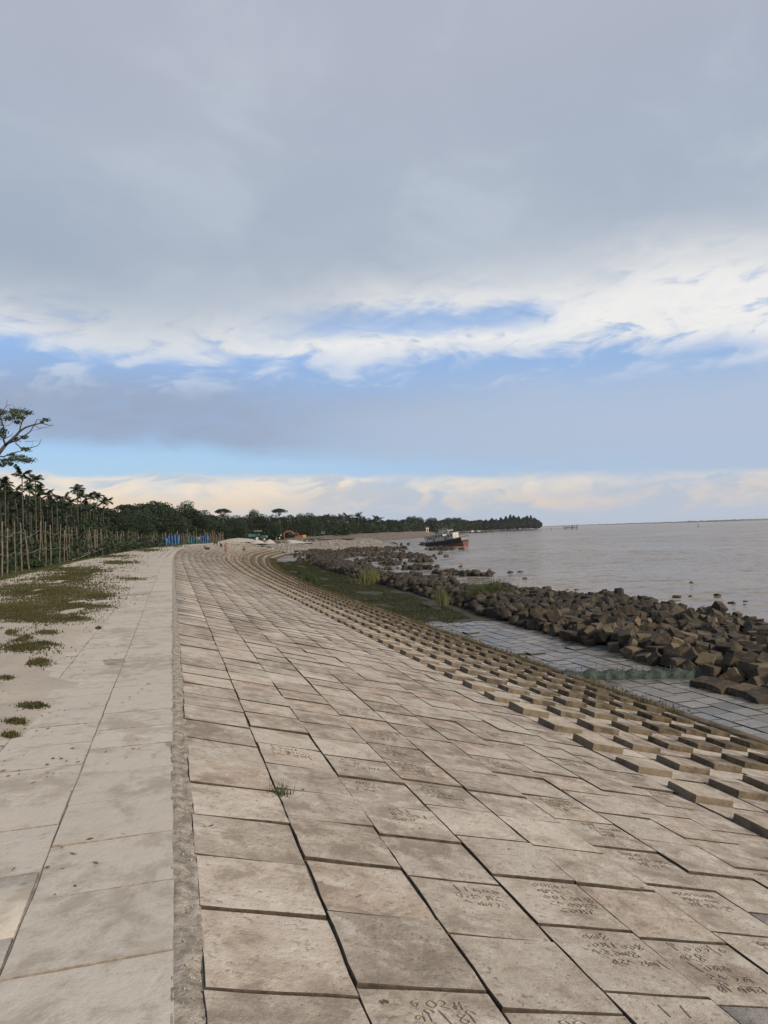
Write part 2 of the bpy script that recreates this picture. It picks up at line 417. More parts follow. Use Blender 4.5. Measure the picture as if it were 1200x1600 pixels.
# ------------------------------------------------------------------ the line of the embankment
_TH = [(-10, 0), (45, 0), (80, 1.2), (110, 4), (130, 8), (150, 14), (165, 26), (180, 46), (200, 62), (217, 66)]
def KW(s): return float(np.interp(s, [0, 55, 82, 110, 150, 217], [1, 1, 1.10, 1.26, 1.40, 1.42]))    # the slope widens towards the bend
def wide(s, o): return o if o <= 0 else (o * KW(s) if o <= 10.02 else o + 10.02 * (KW(s) - 1))
_DS = 0.25
_S0 = -8.0
def _build_path():
    P = []; x = 0.0; y = _S0; s = _S0
    while s <= 217:
        th = R(float(np.interp(s, [a for a, _ in _TH], [b for _, b in _TH])))
        P.append((x, y, th)); x += math.sin(th) * _DS; y += math.cos(th) * _DS; s += _DS
    return P
_PATH = _build_path()
def frame(s):
    k = (s - _S0) / _DS; i = max(0, min(len(_PATH) - 2, int(k))); f = k - i
    a, b = _PATH[i], _PATH[i + 1]
    x = a[0] + (b[0] - a[0]) * f; y = a[1] + (b[1] - a[1]) * f; th = a[2] + (b[2] - a[2]) * f
    return Vector((x, y, 0)), Vector((math.sin(th), math.cos(th), 0)), Vector((math.cos(th), -math.sin(th), 0))
SL = 0.25
def zs(o):
    if o <= 0: return 0.0
    if o <= 10.02: return -SL * o
    return -2.6
def P(s, o, dz=0.0):
    c, t, n = frame(s); q = c + n * wide(s, o); q.z = zs(o) + dz; return q
def sweep(name, offs, ss, zf, mat, kind='structure', parent=None, smooth=True):
    v = []; nO = len(offs)
    for s in ss:
        c, t, n = frame(s)
        for o in offs:
            q = c + n * wide(s, o); v.append((q.x, q.y, zf(s, o)))
    f = []
    for i in range(len(ss) - 1):
        for j in range(nO - 1):
            a = i * nO + j; f.append((a, a + 1, a + nO + 1, a + nO))
    ob = link(name, mesh_np(name, v, f, smooth), mat, parent)
    if parent is None: tag(ob, kind=kind)
    return ob
def nz(x, y, sc=1.0, z=0.0): return mnoise.noise(Vector((x * sc, y * sc, z)))

S_LIST = [s * 0.5 - 6 for s in range(0, 30)] + [9 + i * 1.5 for i in range(139)]
S_LIST = [s for s in S_LIST if s < 216]

# water, the wide land behind, the swept bank, the flat at its foot
wv = []; wf = []
for rr in (0, 1):
    pass
water = link('water', mesh_np('water', [(-300, -400, -2.72), (14000, -400, -2.72), (14000, 14000, -2.72), (-300, 14000, -2.72)], [(0, 1, 2, 3)]), M['water'])
tag(water, kind='structure')

emb = sweep('embankment', [-0.02, 0.03, 0.06, 0.5] + [1 + 0.5 * i for i in range(18)] + [9.9, 10.05], [s for s in S_LIST if s < 172],
            lambda s, o: zs(o) - (0.0140 if o > 0.05 else 0.012) - (0.02 if o > 9.95 else 0), M['joint'])
# grass and mud flat with its outer edge under water
def z_flat(s, o):
    z = -2.60
    inner = 12.6 if s < 25 else 12.6 + min(1, (s - 25) / 18) * 2.6
    if o > inner: z -= min(0.9, (o - inner) * 0.055)
    z += 0.03 * nz(s * 0.4, o * 0.4) if s > 24 else 0
    if 108 < s < 152: z -= 0.22 * min(1, (s - 108) / 8) * min(1, (152 - s) / 6) * (1 if 10.6 < o < 17 else .3)
    if s < 31 and o < 15.2: z += -0.062 + 0.10 * max(0, nz(s * .5, o * .7, 1, 12.0) - .02) + .05 * max(0, (s - 26) / 5)
    return z
flat = sweep('mudflat', [9.6, 10.06] + [10.5 + 0.3 * i for i in range(17)] + [15.6 + .75 * i for i in range(29)], [s for s in S_LIST if s > -5 and s < 8] + [8 + .4 * i for i in range(65)] + [34 + 1.5 * i for i in range(110)], z_flat, M['mud'])

# road edge and sandy verge
road = sweep('road', [-1.75, -1.5, -1.23, -1.2, -.9, -.62, -0.6, -.3, -0.01], S_LIST, lambda s, o: -0.0045 + .003 * nz(s * 3, o * 3), M['road_joint'])
def verge_z(s, o):
    q = P(s, o)
    a = 0.055 * nz(q.x * 0.7, q.y * 0.5, 1.0, 3.3) + 0.03 * nz(q.x * 2.1, q.y * 1.6, 1.0, 8.1) + 0.008 * nz(q.x * 7, q.y * 6, 1.0, 1.7)
    k = max(0.0, min(1.0, (-o - 0.35) / 1.5))          # sand lies thicker away from the crest
    return -0.048 + 0.060 * k + a * (0.5 + 0.5 * k) - (0.05 if o < -6.6 else 0)
v_o = [-0.3 - 0.075 * i for i in range(24)] + [-2.15 - 0.18 * i for i in range(28)]
v_s = [-1 + 0.09 * i for i in range(130)] + [10.7 + 0.25 * i for i in range(120)] + [40.7 + 1.5 * i for i in range(100)]
verge = sweep('ground', v_o, v_s, verge_z, M['sand'])
land = link('ground', None); bpy.data.objects.remove(land)
lv = []; lo = [(-5, -6.9), (40, -6.9), (80, -6.9), (120, -6.9), (150, -3), (170, 1), (190, 1), (212, 0.5)]
_edge = [P(s, o) for s, o in lo] + [Vector((38, 236, 0)), Vector((62, 292, 0)), Vector((104, 360, 0)), Vector((143, 430, 0)), Vector((192, 540, 0)), Vector((282, 742, 0)), Vector((372, 854, 0)), Vector((468, 896, 0))]
gv = []; gf = []
for i, q in enumerate(_edge):
    gv.append((q.x, q.y, -0.12 if i < 4 else -0.32)); gv.append((-2500, q.y + (i - 4) * 90 if i > 4 else q.y, -0.12))
for i in range(len(_edge) - 1): gf.append((2 * i, 2 * i + 2, 2 * i + 3, 2 * i + 1))
inland = tag(link('terrain', mesh_np('terrain', gv, gf), M['land']), kind='structure')

# ------------------------------------------------------------------ paving
def slab_mesh(name, seed, depth=0.09, n_side=3, jag=0.012, bev=0.007, corner=0.012):
    r = random.Random(seed); out = []
    cs = [(-.5, -.5), (.5, -.5), (.5, .5), (-.5, .5)]
    for k in range(4):
        a, b = cs[k], cs[(k + 1) % 4]
        for i in range(n_side):
            f = i / n_side
            x = a[0] + (b[0] - a[0]) * f; y = a[1] + (b[1] - a[1]) * f
            if i == 0: x *= 0.998 - r.random() * corner; y *= 0.998 - r.random() * corner
            else:
                x += r.uniform(-jag, jag * 0.4) * (1 if abs(x) > .4 else 0) * (1 if x > 0 else -1)
                y += r.uniform(-jag, jag * 0.4) * (1 if abs(y) > .4 else 0) * (1 if y > 0 else -1)
            out.append((x, y))
    n = len(out); v = []
    for x, y in out:
        l = math.hypot(x, y); v.append((x * (1 - bev * 1.6), y * (1 - bev * 1.6), r.uniform(-.001, .001)))
    for x, y in out: v.append((x, y, -bev * 0.55))
    for x, y in out: v.append((x * .99, y * .99, -depth))
    f = [tuple(range(n))]
    for a in (0, n):
        for i in range(n):
            j = (i + 1) % n; f.append((a + i, a + n + i, a + n + j, a + j))
    me = bpy.data.meshes.new(name); me.from_pydata(v, [], f); me.update()
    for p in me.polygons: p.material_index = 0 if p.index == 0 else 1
    return me
SLABS = [slab_mesh('slab', i, n_side=4, jag=.011) for i in range(12)]
FARSLAB = [slab_mesh('slab_far', 50 + i, n_side=1) for i in range(4)]
ROADS = [slab_mesh('road_slab', 120 + i, jag=.006, bev=.004) for i in range(8)]
BLOCKS = [slab_mesh('raised_block', 80 + i, depth=0.24, jag=0.02, bev=0.018) for i in range(8)]
def slab_matrix(s, o, lu, lv, dz=0.0, tu=0.0, tv=0.0, rz=0.0, slope=True):
    c, t, n = frame(s)
    k = SL if slope else 0.0
    u = (n - Vector((0, 0, k))).normalized(); w = u.cross(t).normalized()
    if slope: lu = lu * KW(s)
    q = c + n * wide(s, o); q.z = (zs(o) if slope else (0 if o < 0 else -2.6))
    q += w * dz
    m = Matrix(((u.x, t.x, w.x, q.x), (u.y, t.y, w.y, q.y), (u.z, t.z, w.z, q.z), (0, 0, 0, 1)))
    return m @ Euler((tv, tu, rz)).to_matrix().to_4x4() @ Matrix.Diagonal((lu, lv, 1, 1))
def in_view_area(m, sz):
    p = proj(m.translation)
    if p is None or not (-60 < p[0] < 1260 and -60 < p[1] < 1660): return 0.0
    v = (Vector((0, 0, H)) - m.translation)
    w = Vector((m[0][2], m[1][2], m[2][2]))
    return sz * max(0.02, w.dot(v.normalized())) * (F_PX / p[2]) ** 2
def merged(name, mats, meshes, mat, parent):
    vs = []; fl = {}; ml = {}
    b = 0
    for k, m in enumerate(mats):
        me = meshes[k % len(meshes)]
        co = np.empty(len(me.vertices) * 3, dtype=np.float32); me.vertices.foreach_get('co', co); co = co.reshape(-1, 3)
        A = np.array(m); vs.append(co @ A[:3, :3].T + A[:3, 3])
        for p in me.polygons:
            fl.setdefault(len(p.vertices), []).append([b + i for i in p.vertices]); ml.setdefault(len(p.vertices), []).append(p.material_index)
        b += len(co)
    V = np.concatenate(vs)
    me = bpy.data.meshes.new(name)
    tot = sum(len(x) * k for k, x in fl.items()); npoly = sum(len(x) for x in fl.values())
    me.vertices.add(len(V)); me.vertices.foreach_set('co', V.astype(np.float32).ravel())
    li = np.concatenate([np.asarray(x, dtype=np.int32).ravel() for x in fl.values()])
    lt = np.concatenate([np.full(len(x), k, dtype=np.int32) for k, x in fl.items()])
    me.loops.add(tot); me.loops.foreach_set('vertex_index', li)
    me.polygons.add(npoly); me.polygons.foreach_set('loop_start', np.concatenate([[0], np.cumsum(lt)[:-1]]).astype(np.int32)); me.polygons.foreach_set('loop_total', lt)
    mi = np.concatenate([np.asarray(x, dtype=np.int32) for x in ml.values()])
    me.update(calc_edges=True); me.polygons.foreach_set('material_index', mi)
    for q in (mat if isinstance(mat, tuple) else (mat,)): me.materials.append(q)
    return tag(link(name, me, None, parent), kind='stuff')
def lay(recs, name, rest_name, meshes, farmeshes, mat, parent, limit=296):
    """recs: (matrix, info). The largest in the picture become objects, the rest one mesh."""
    meshes = [m.copy() for m in meshes]
    for m in meshes:
        for q in mat: m.materials.append(q)
    sc = sorted(range(len(recs)), key=lambda i: -in_view_area(recs[i][0], 0.3))
    big = [i for i in sc[:limit] if in_view_area(recs[i][0], 0.3) > 0]; bs = set(big); made = []
    for q, i in enumerate(big):
        o = link(name, meshes[(i * 7 + q) % len(meshes)], None, parent); o.matrix_world = recs[i][0]; made.append((o, recs[i][1]))
    rest = [recs[i][0] for i in range(len(recs)) if i not in bs]
    if rest: merged(rest_name, rest, farmeshes, mat, parent)
    return made

# slope: nine columns of flush slabs, then ten with a staggered grid of raised blocks
S_END = 168
flush = []; raised = []
for k in range(21):
    zone = k >= 9
    w = 0.4325 if zone else (0.52 if k else 0.544); o0 = 4.77 + w * (k - 9) if zone else (0.09 + 0.52 * k if k else 0.066)
    s = -1.0 + rng.random() * 0.5
    if k == 0: s = -0.62
    gap_u = 0.002
    row = 0
    if zone: s = -2.2
    while s < S_END:
        L = 0.458 if zone else 0.55 + rng.uniform(-0.025, 0.03)
        gap = rng.choice((0.003, 0.003, 0.006, 0.012))
        oc = o0 + w / 2 + rng.uniform(-0.005, 0.005)
        lu = (w - gap_u - rng.random() ** 2 * 0.010) / math.cos(math.atan(SL)); lv = L - gap
        is_r = zone and (k - 9) % 2 == 0 and (row + (k - 9) // 2) % 2 == 0
        dz = max(-.005, rng.gauss(0, 0.004))
        tv = -rng.uniform(0.0, 0.014) + rng.gauss(0, 0.004); tu = rng.gauss(0, 0.008)
        if rng.random() < 0.06 and not zone: dz -= 0.002; tv -= 0.010
        mtx = slab_matrix(s + L / 2, oc, lu, lv, dz, tu, tv, rng.gauss(0, 0.006))
        if is_r:
            mtx = slab_matrix(s + L / 2, oc, lu * 0.985, lv * 0.985, 0.078 + rng.gauss(0, 0.009), rng.gauss(0, 0.012), rng.gauss(0, 0.014), rng.gauss(0, 0.02))
            raised.append((mtx, (k, row)))
        else:
            flush.append((mtx, (k, row)))
        s += L; row += 1
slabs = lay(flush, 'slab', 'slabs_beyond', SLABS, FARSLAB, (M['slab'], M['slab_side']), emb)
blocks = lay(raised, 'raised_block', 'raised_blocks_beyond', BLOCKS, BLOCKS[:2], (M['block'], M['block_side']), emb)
# crest strip of mortar, rough on top
def strip_z(s, o):
    return (0.002 if o < 0.02 else zs(o)) - 0.003 + 0.012 * nz(s * 5, o * 24) + 0.007 * nz(s * 31, o * 40)
strip = sweep('mortar_strip', [-0.036, -.02, 0.0, 0.02, 0.035, 0.05, 0.065, 0.08], [-1 + 0.03 * i for i in range(420)] + [11.6 + 0.4 * i for i in range(390)], strip_z, M['mortar'], parent=emb)
# low kerb at the foot of the slope
def beam_z(s, o): return -2.5 + (0.02 if 10.0 < o < 10.28 else -0.16) + 0.01 * nz(s * 2, o * 5)
beam = sweep('toe_beam', [9.99, 10.0, 10.02, 10.14, 10.26, 10.29, 10.30], [-2 + 0.6 * i for i in range(272)], beam_z, M['block'], parent=emb)

# crest road: three columns, gently uneven, joints choked with sand
rs = []
for k in range(3):
    s = -0.5 + (0.0, 0.21, 0.37)[k]
    while s < S_END:
        L = 0.55 + rng.uniform(-0.03, 0.04)
        g = rng.choice((.001, .002, .004))
        c = (-0.025 - 0.29, -0.025 - 0.58 - 0.31, -0.025 - 1.2 - 0.30)[k]; wd = (0.581, 0.617, 0.597)[k]
        m = slab_matrix(s + L / 2, c, wd - 0.001 - rng.random() * 0.006, L - g - .002, rng.gauss(0.0, 0.0018), rng.gauss(0, 0.003), -rng.uniform(0, 0.005), rng.gauss(0, 0.006), slope=False)
        rs.append((m, (k,))); s += L
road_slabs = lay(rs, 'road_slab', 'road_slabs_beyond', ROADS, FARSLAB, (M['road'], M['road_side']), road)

# apron of wet paving in running bond
ap = []
for k in range(9):
    o = 10.32 + 0.56 * k; s = 3.0 + (0.29 if k % 2 else 0) + rng.uniform(-.03, .03)
    while s < 31 - k * 0.3 + nz(k, 3.1) * 3:
        L = 0.58 + rng.uniform(-0.01, 0.015)
        m = slab_matrix(s + L / 2, o + 0.28, 0.56 - 0.022 - rng.random() * .02, L - 0.024 - rng.random() * .025, 0.0 + rng.gauss(0, 0.005) + (0.05 if rng.random() < 0.015 else 0), rng.gauss(0, 0.005), rng.gauss(0, 0.005), rng.gauss(0, 0.008), slope=False)
        ap.append((m, (k,))); s += L
pave = tag(sweep('pavement', [10.31, 11, 12, 13, 14, 15.4], [2 + i for i in range(31)], lambda s, o: -2.625, M['apron_side']), kind='structure')
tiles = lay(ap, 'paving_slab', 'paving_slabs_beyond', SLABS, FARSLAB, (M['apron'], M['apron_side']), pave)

# ------------------------------------------------------------------ vegetation
def quads(c, size, nr, up_bias=0.0):
    """random leaf quads at points c (n,3), size scalar or (n,)"""
    n = len(c); a = nr.normal(size=(n, 3)); a[:, 2] *= (1 - up_bias); a /= np.linalg.norm(a, axis=1, keepdims=True)
    b = nr.normal(size=(n, 3)); b -= a * (a * b).sum(1, keepdims=True); b /= np.linalg.norm(b, axis=1, keepdims=True)
    s = (np.asarray(size) * np.ones(n))[:, None]
    a = a * s * 0.5; b = b * s * 0.32
    v = np.stack([c - a, c + b * 0.9, c + a, c - b * 0.9], 1).reshape(-1, 3)
    f = np.arange(n * 4).reshape(-1, 4)
    return v, f
def blades(pts, h, w, nr, lean=0.5):
    n = len(pts); pts = np.asarray(pts, dtype=float)
    an = nr.uniform(0, 2 * np.pi, n); la = nr.uniform(0, 2 * np.pi, n); ll = np.abs(nr.normal(0, lean, n))
    hh = h * nr.uniform(0.5, 1.3, n); ww = w * nr.uniform(0.6, 1.4, n)
    d = np.stack([np.cos(an), np.sin(an), np.zeros(n)], 1) * (ww / 2)[:, None]
    tip = pts + np.stack([np.cos(la) * np.sin(ll), np.sin(la) * np.sin(ll), np.cos(ll)], 1) * hh[:, None]
    v = np.stack([pts - d, pts + d, tip], 1).reshape(-1, 3)
    return v, np.arange(n * 3).reshape(-1, 3)
def clump_points(blobs, nr):
    """points on and in ellipsoids (cx,cy,cz,rx,ry,rz,n)"""
    out = []
    for cx, cy, cz, rx, ry, rz, n in blobs:
        d = nr.normal(size=(n, 3)); d /= np.linalg.norm(d, axis=1, keepdims=True)
        rr = nr.uniform(0.55, 1.06, n) ** 0.8
        out.append(np.array([cx, cy, cz]) + d * rr[:, None] * np.array([rx, ry, rz]))
    return np.concatenate(out)
PROTO = []
def proto(o):                       # prototypes are used as the first individual of their kind
    PROTO.append(o); o['fresh'] = 1; return o
def place(p, loc, scale, rz, label, cat, group):
    if p.get('fresh'):
        o = p; del o['fresh']
    else:
        o = copy_tree(p)
        if 'fresh' in o: del o['fresh']
    o.location = loc; o.rotation_euler = (0, 0, rz)
    o.scale = (scale, scale, scale) if not isinstance(scale, tuple) else scale
    return tag(o, label, cat, group)

def broad_tree(seed, mat, spread=0.36, base=0.28, nb=26, nleaf=150, leaf=0.42, name='broadleaf_tree'):
    r = random.Random(seed); nr = np.random.default_rng(seed)
    root = empty(name, (0, 0, 0)); H0 = 10.0
    mb = MB(); mb.tube([(0, 0, -.3), (r.uniform(-.2, .2), r.uniform(-.2, .2), H0 * .3), (r.uniform(-.4, .4), r.uniform(-.4, .4), H0 * .62)], [.22, .17, .09], 8)
    blobs = []
    for i in range(nb):
        t = i / (nb - 1); z = H0 * (base + (0.93 - base) * t ** 0.85)
        prof = math.sin(math.pi * min(0.97, (0.16 + 0.80 * t))) ** 0.7
        an = i * 2.4 + r.uniform(-.5, .5); rad = H0 * spread * prof * r.uniform(0.35, 1.0)
        cx, cy = math.cos(an) * rad, math.sin(an) * rad
        q = r.uniform(0.75, 1.35)
        blobs.append((cx, cy, z + r.uniform(-.4, .4), 1.25 * q, 1.25 * q, 0.85 * q, int(nleaf * q)))
        if i % 3 == 0: mb.tube([(0, 0, z * 0.62), (cx * .5, cy * .5, z * .85), (cx, cy, z)], [.10, .06, .03], 5)
    v, f = quads(clump_points(blobs, nr), leaf * nr.uniform(.6, 1.2, sum(b[6] for b in blobs)), nr, 0.35)
    mb.build('trunk', M['bark'], root, True); link('crown', mesh_np('crown', v, f), mat, root)
    return proto(root)
def umbrella_tree(seed, mat):
    r = random.Random(seed); nr = np.random.default_rng(seed); root = empty('umbrella_tree', (0, 0, 0)); H0 = 10.0
    mb = MB(); mb.tube([(0, 0, -.3), (.15, .1, 4), (-.1, .2, 7.6)], [.2, .15, .10], 7); blobs = []
    for i in range(15):
        an = i * 2.4; rad = 2.6 * math.sqrt((i + .5) / 15)
        cx, cy = math.cos(an) * rad, math.sin(an) * rad; z = 9.45 - 0.11 * rad ** 2
        blobs.append((cx, cy, z, .95, .95, .38, 95)); mb.tube([(-.1, .2, 7.3), (cx * .45, cy * .45, 8.3), (cx, cy, z - .15)], [.07, .05, .02], 5)
    v, f = quads(clump_points(blobs, nr), 0.36, nr, 0.5)
    mb.build('trunk', M['bark'], root, True); link('crown', mesh_np('crown', v, f), mat, root)
    return proto(root)
def frond_leaf(base, dirv, length, droop, nl, lw, ll, r):
    """one pinnate frond as leaflet quads"""
    pts = []; q = Vector(base); d = Vector(dirv).normalized()
    for i in range(13):
        pts.append(q.copy()); d = (d + Vector((0, 0, -droop * (0.3 + i / 12)))).normalized(); q = q + d * length / 12
    vs = []; fs = []
    for i in range(nl):
        t = 0.12 + 0.88 * i / (nl - 1); k = t * 12; a = int(min(11, k)); p = pts[a].lerp(pts[a + 1], k - a)
        tg = (pts[a + 1] - pts[a]).normalized(); side = tg.cross(Vector((0, 0, 1))).normalized()
        L = ll * (0.55 + 0.75 * math.sin(math.pi * min(1, t * 0.9 + 0.08)))
        for sg in (-1, 1):
            dd = (side * sg * 0.9 + tg * 0.5 + Vector((0, 0, -0.28 - r.random() * 0.4))).normalized()
            w = tg * lw; b = len(vs)
            vs += [p - w * .5, p + w * .5, p + dd * L + w * .15, p + dd * L - w * .15]; fs.append((b, b + 1, b + 2, b + 3))
    b = len(vs)
    for i in range(12):                       # rachis
        sd = Vector((0, 0, 1)) * 0.02
        b = len(vs); vs += [pts[i] - sd, pts[i] + sd, pts[i + 1] + sd * .7, pts[i + 1] - sd * .7]; fs.append((b, b + 1, b + 2, b + 3))
    return vs, fs
def palm(seed, H0, nf, flen, droop, tr, name, label_mat='palmleaf', nl=16, lw=.10, ll=.5, bend=.3):
    r = random.Random(seed); root = empty(name, (0, 0, 0)); mb = MB()
    bx, by = r.uniform(-bend, bend), r.uniform(-bend, bend)
    top = Vector((bx, by, H0))
    mb.tube([(0, 0, -.3), (bx * .2, by * .2, H0 * .35), (bx * .6, by * .6, H0 * .7), top], [tr * 1.25, tr, tr * .9, tr * .75], 7)
    V = []; Fc = []
    for i in range(nf):
        an = i * 2.399 + r.uniform(-.25, .25); el = [1.1, .75, .45, .15, -.15][i % 5] + r.uniform(-.12, .12)
        d = (math.cos(an) * math.cos(el), math.sin(an) * math.cos(el), math.sin(el))
        v, f = frond_leaf(top + Vector((0, 0, r.uniform(-.1, .15))), d, flen * r.uniform(.85, 1.1), droop, nl, lw, ll, r)
        b = len(V); V += v; Fc += [tuple(b + q for q in x) for x in f]
    mb.build('trunk', M['palmbark'], root, True)
    link('crown', mesh_np('crown', [tuple(q) for q in V], Fc), M[label_mat], root)
    return proto(root)
def casuarina(seed):
    r = random.Random(seed); nr = np.random.default_rng(seed); root = empty('casuarina_tree', (0, 0, 0)); H0 = 10.
    mb = MB(); mb.tube([(0, 0, -.3), (0, 0, 5), (r.uniform(-.3, .3), 0, 9.6)], [.16, .1, .02], 6); blobs = []
    for i in range(34):
        t = i / 33; z = 1.6 + 8.2 * t; rad = 1.75 * (1 - t) ** .75 * r.uniform(.5, 1.1); an = i * 2.4
        cx, cy = math.cos(an) * rad, math.sin(an) * rad
        blobs.append((cx, cy, z + .3 * rad, .55 * (1.2 - t * .6), .55 * (1.2 - t * .6), .7, 55))
        if i % 3 == 0: mb.tube([(0, 0, z - .4), (cx, cy, z + .2)], [.04, .015], 4)
    c = clump_points(blobs, nr); v, f = quads(c, .42, nr, -0.8)
    mb.build('trunk', M['bark'], root, True); link('crown', mesh_np('crown', v, f), M['needle'], root)
    return proto(root)

BROAD = [broad_tree(21, M['leaf']), broad_tree(22, M['leaf'], .42, .2, 30), broad_tree(23, M['leaf2'], .30, .25, 24), broad_tree(24, M['leaf'], .48, .3, 30)]
UMB = [umbrella_tree(31, M['leaf']), umbrella_tree(32, M['leaf'])]
ARECA = [palm(41 + i, 8.4, 11, 1.12, .085 + .02 * i, .065, 'areca_palm', nl=13, lw=.11, ll=.36) for i in range(3)]
COCO = [palm(51 + i, 9.0, 16, 3.2, .10, .14, 'coconut_palm', nl=22, lw=.13, ll=.75, bend=.9) for i in range(2)]
CASU = [casuarina(61), casuarina(62)]

def hor(px): return 830.2 - 0.0305 * (px - 600)
GZ = -0.12
def put_tree(p, px, top, depth, label, cat, group, wide=1.0, base_h=10.0, gz=GZ):
    q = at_d(px, hor(px), depth); tp = at_d(px, top, depth)
    h = tp.z - gz; s = h / base_h
    return place(p, (q.x, q.y, gz), (s * wide, s * wide, s), rng.uniform(0, 6.28), label, cat, group)

# areca palms behind the bamboo fence
pal = [(37, 728, 62), (57, 737, 66), (9, 744, 58), (-4, 752, 60), (22, 756, 70), (47, 752, 74), (66, 758, 64), (75, 764, 78), (88, 770, 72), (101, 770, 84),
       (112, 776, 78), (123, 755, 76), (129, 766, 90), (142, 768, 92), (152, 767, 98), (163, 778, 104), (171, 774, 110), (136, 782, 86), (146, 786, 88), (158, 790, 98),
       (30, 768, 66), (3, 768, 66), (83, 782, 70), (-8, 772, 62), (12, 762, 68), (27, 777, 80), (53, 766, 88), (78, 776, 92), (92, 778, 66), (104, 781, 70), (114, 784, 100), (127, 778, 104), (133, 790, 76), (50, 790, 64), (36, 788, 88), (64, 792, 90), (20, 792, 66), (80, 794, 84), (140, 792, 108), (95, 786, 88), (118, 788, 84), (60, 775, 80), (15, 778, 76), (44, 780, 72), (70, 785, 70), (107, 792, 92)]
NAMED = {0: 'tallest areca palm in a clear gap above the fence, feathery crown against sky', 1: 'leaning dense areca palm just right of the tallest palm',
         11: 'areca palm with high crown midway along the left grove', 14: 'slim areca palm near the right end of the grove', 16: 'rightmost areca palm of the grove, thin trunk against peach sky'}
for i, (px, top, dep) in enumerate(pal):
    while at_d(px, hor(px), dep).x > -9.0: dep += 4
    put_tree(ARECA[i % 3], px, top, dep, NAMED.get(i, 'slender areca palm in the dark grove behind the bamboo fence'), 'palm tree', 'areca palms behind the fence', wide=1.0, base_h=9.25)

for i, px in enumerate(range(-12, 176, 11)):
    put_tree(BROAD[i % 2], px, 792 + 6 * math.sin(i * 1.9) + (6 if px > 120 else 0), 112 + 3 * (i % 4), 'dark tree filling the back of the palm grove, ' + 'first second third fourth fifth sixth seventh eighth ninth tenth eleventh twelfth thirteenth fourteenth fifteenth sixteenth seventeenth eighteenth'.split()[i] + ' from the left', 'tree', 'trees behind the palm grove', wide=1.5)

# broadleaf trees: the wood from the fence round to the far bank
sil = [(165, 806), (178, 800), (190, 797), (203, 797), (215, 790), (228, 786), (240, 784), (252, 788), (264, 796), (275, 803), (291, 786), (303, 797), (316, 801), (328, 803),
       (341, 806), (354, 805), (368, 807), (381, 807), (397, 798), (410, 806), (424, 806), (441, 807), (455, 805), (470, 804), (484, 803), (499, 805), (514, 806), (530, 807), (545, 807), (560, 808)]
def wood_depth(px): return float(np.interp(px, [150, 235, 290, 350, 437, 480, 540, 600, 700, 840], [125, 170, 200, 225, 255, 285, 340, 440, 680, 960]))
TL = {4: 'rounded dark broadleaf tree left of the tall tree, beyond the fence end', 10: 'tall irregular broadleaf tree rising above its neighbours near the blue nets', 18: 'bushy green tree standing tall behind the green tractor'}
ORD = 'first second third fourth fifth sixth seventh eighth ninth tenth eleventh twelfth thirteenth fourteenth fifteenth sixteenth seventeenth eighteenth nineteenth twentieth'.split()
ORD += ['twenty-' + x for x in ORD[:9]] + ['thirtieth'] + ['thirty-' + x for x in ORD[:9]]
for i, (px, top) in enumerate(sil):
    d = wood_depth(px)
    b = BROAD[2] if i in (10, 18) else BROAD[(i * 3 + 1) % 4]
    put_tree(b, px, top, d, TL.get(i, 'dark broadleaf tree, ' + ORD[i] + ' from the left along the skyline of the wood'), 'tree', 'trees of the wood behind the embankment', wide=1.25 if i not in (10, 18) else 1.0)
    put_tree(BROAD[(i + 2) % 4], px + 7, top + 6 + rng.uniform(0, 5), d * .93, 'lower dark tree, ' + ORD[i] + ' from the left along the front edge of the wood', 'tree', 'front trees of the wood', wide=1.5)
for i, px in enumerate(range(487, 600, 12)):
    put_tree(COCO[i % 2], px + rng.uniform(-4, 4), 803 + rng.uniform(0, 6) + max(0, px - 560) * .1, wood_depth(px) * .97, 'coconut palm above the far bank, ' + ORD[i] + ' from the left', 'palm tree', 'palms of the far bank wood', wide=1.1, base_h=10.2)
put_tree(UMB[0], 437, 794, 245, 'flat topped umbrella tree standing clear of the wood, right of the others', 'tree', None, wide=.85, base_h=9.9)
put_tree(UMB[1], 349, 794, 215, 'layered flat topped tree rising over the middle of the wood', 'tree', None, wide=.8, base_h=9.9)
put_tree(UMB[1], 198, 787, 140, 'small flat topped tree between palms and wood on the left', 'tree', None, wide=.85, base_h=9.9)

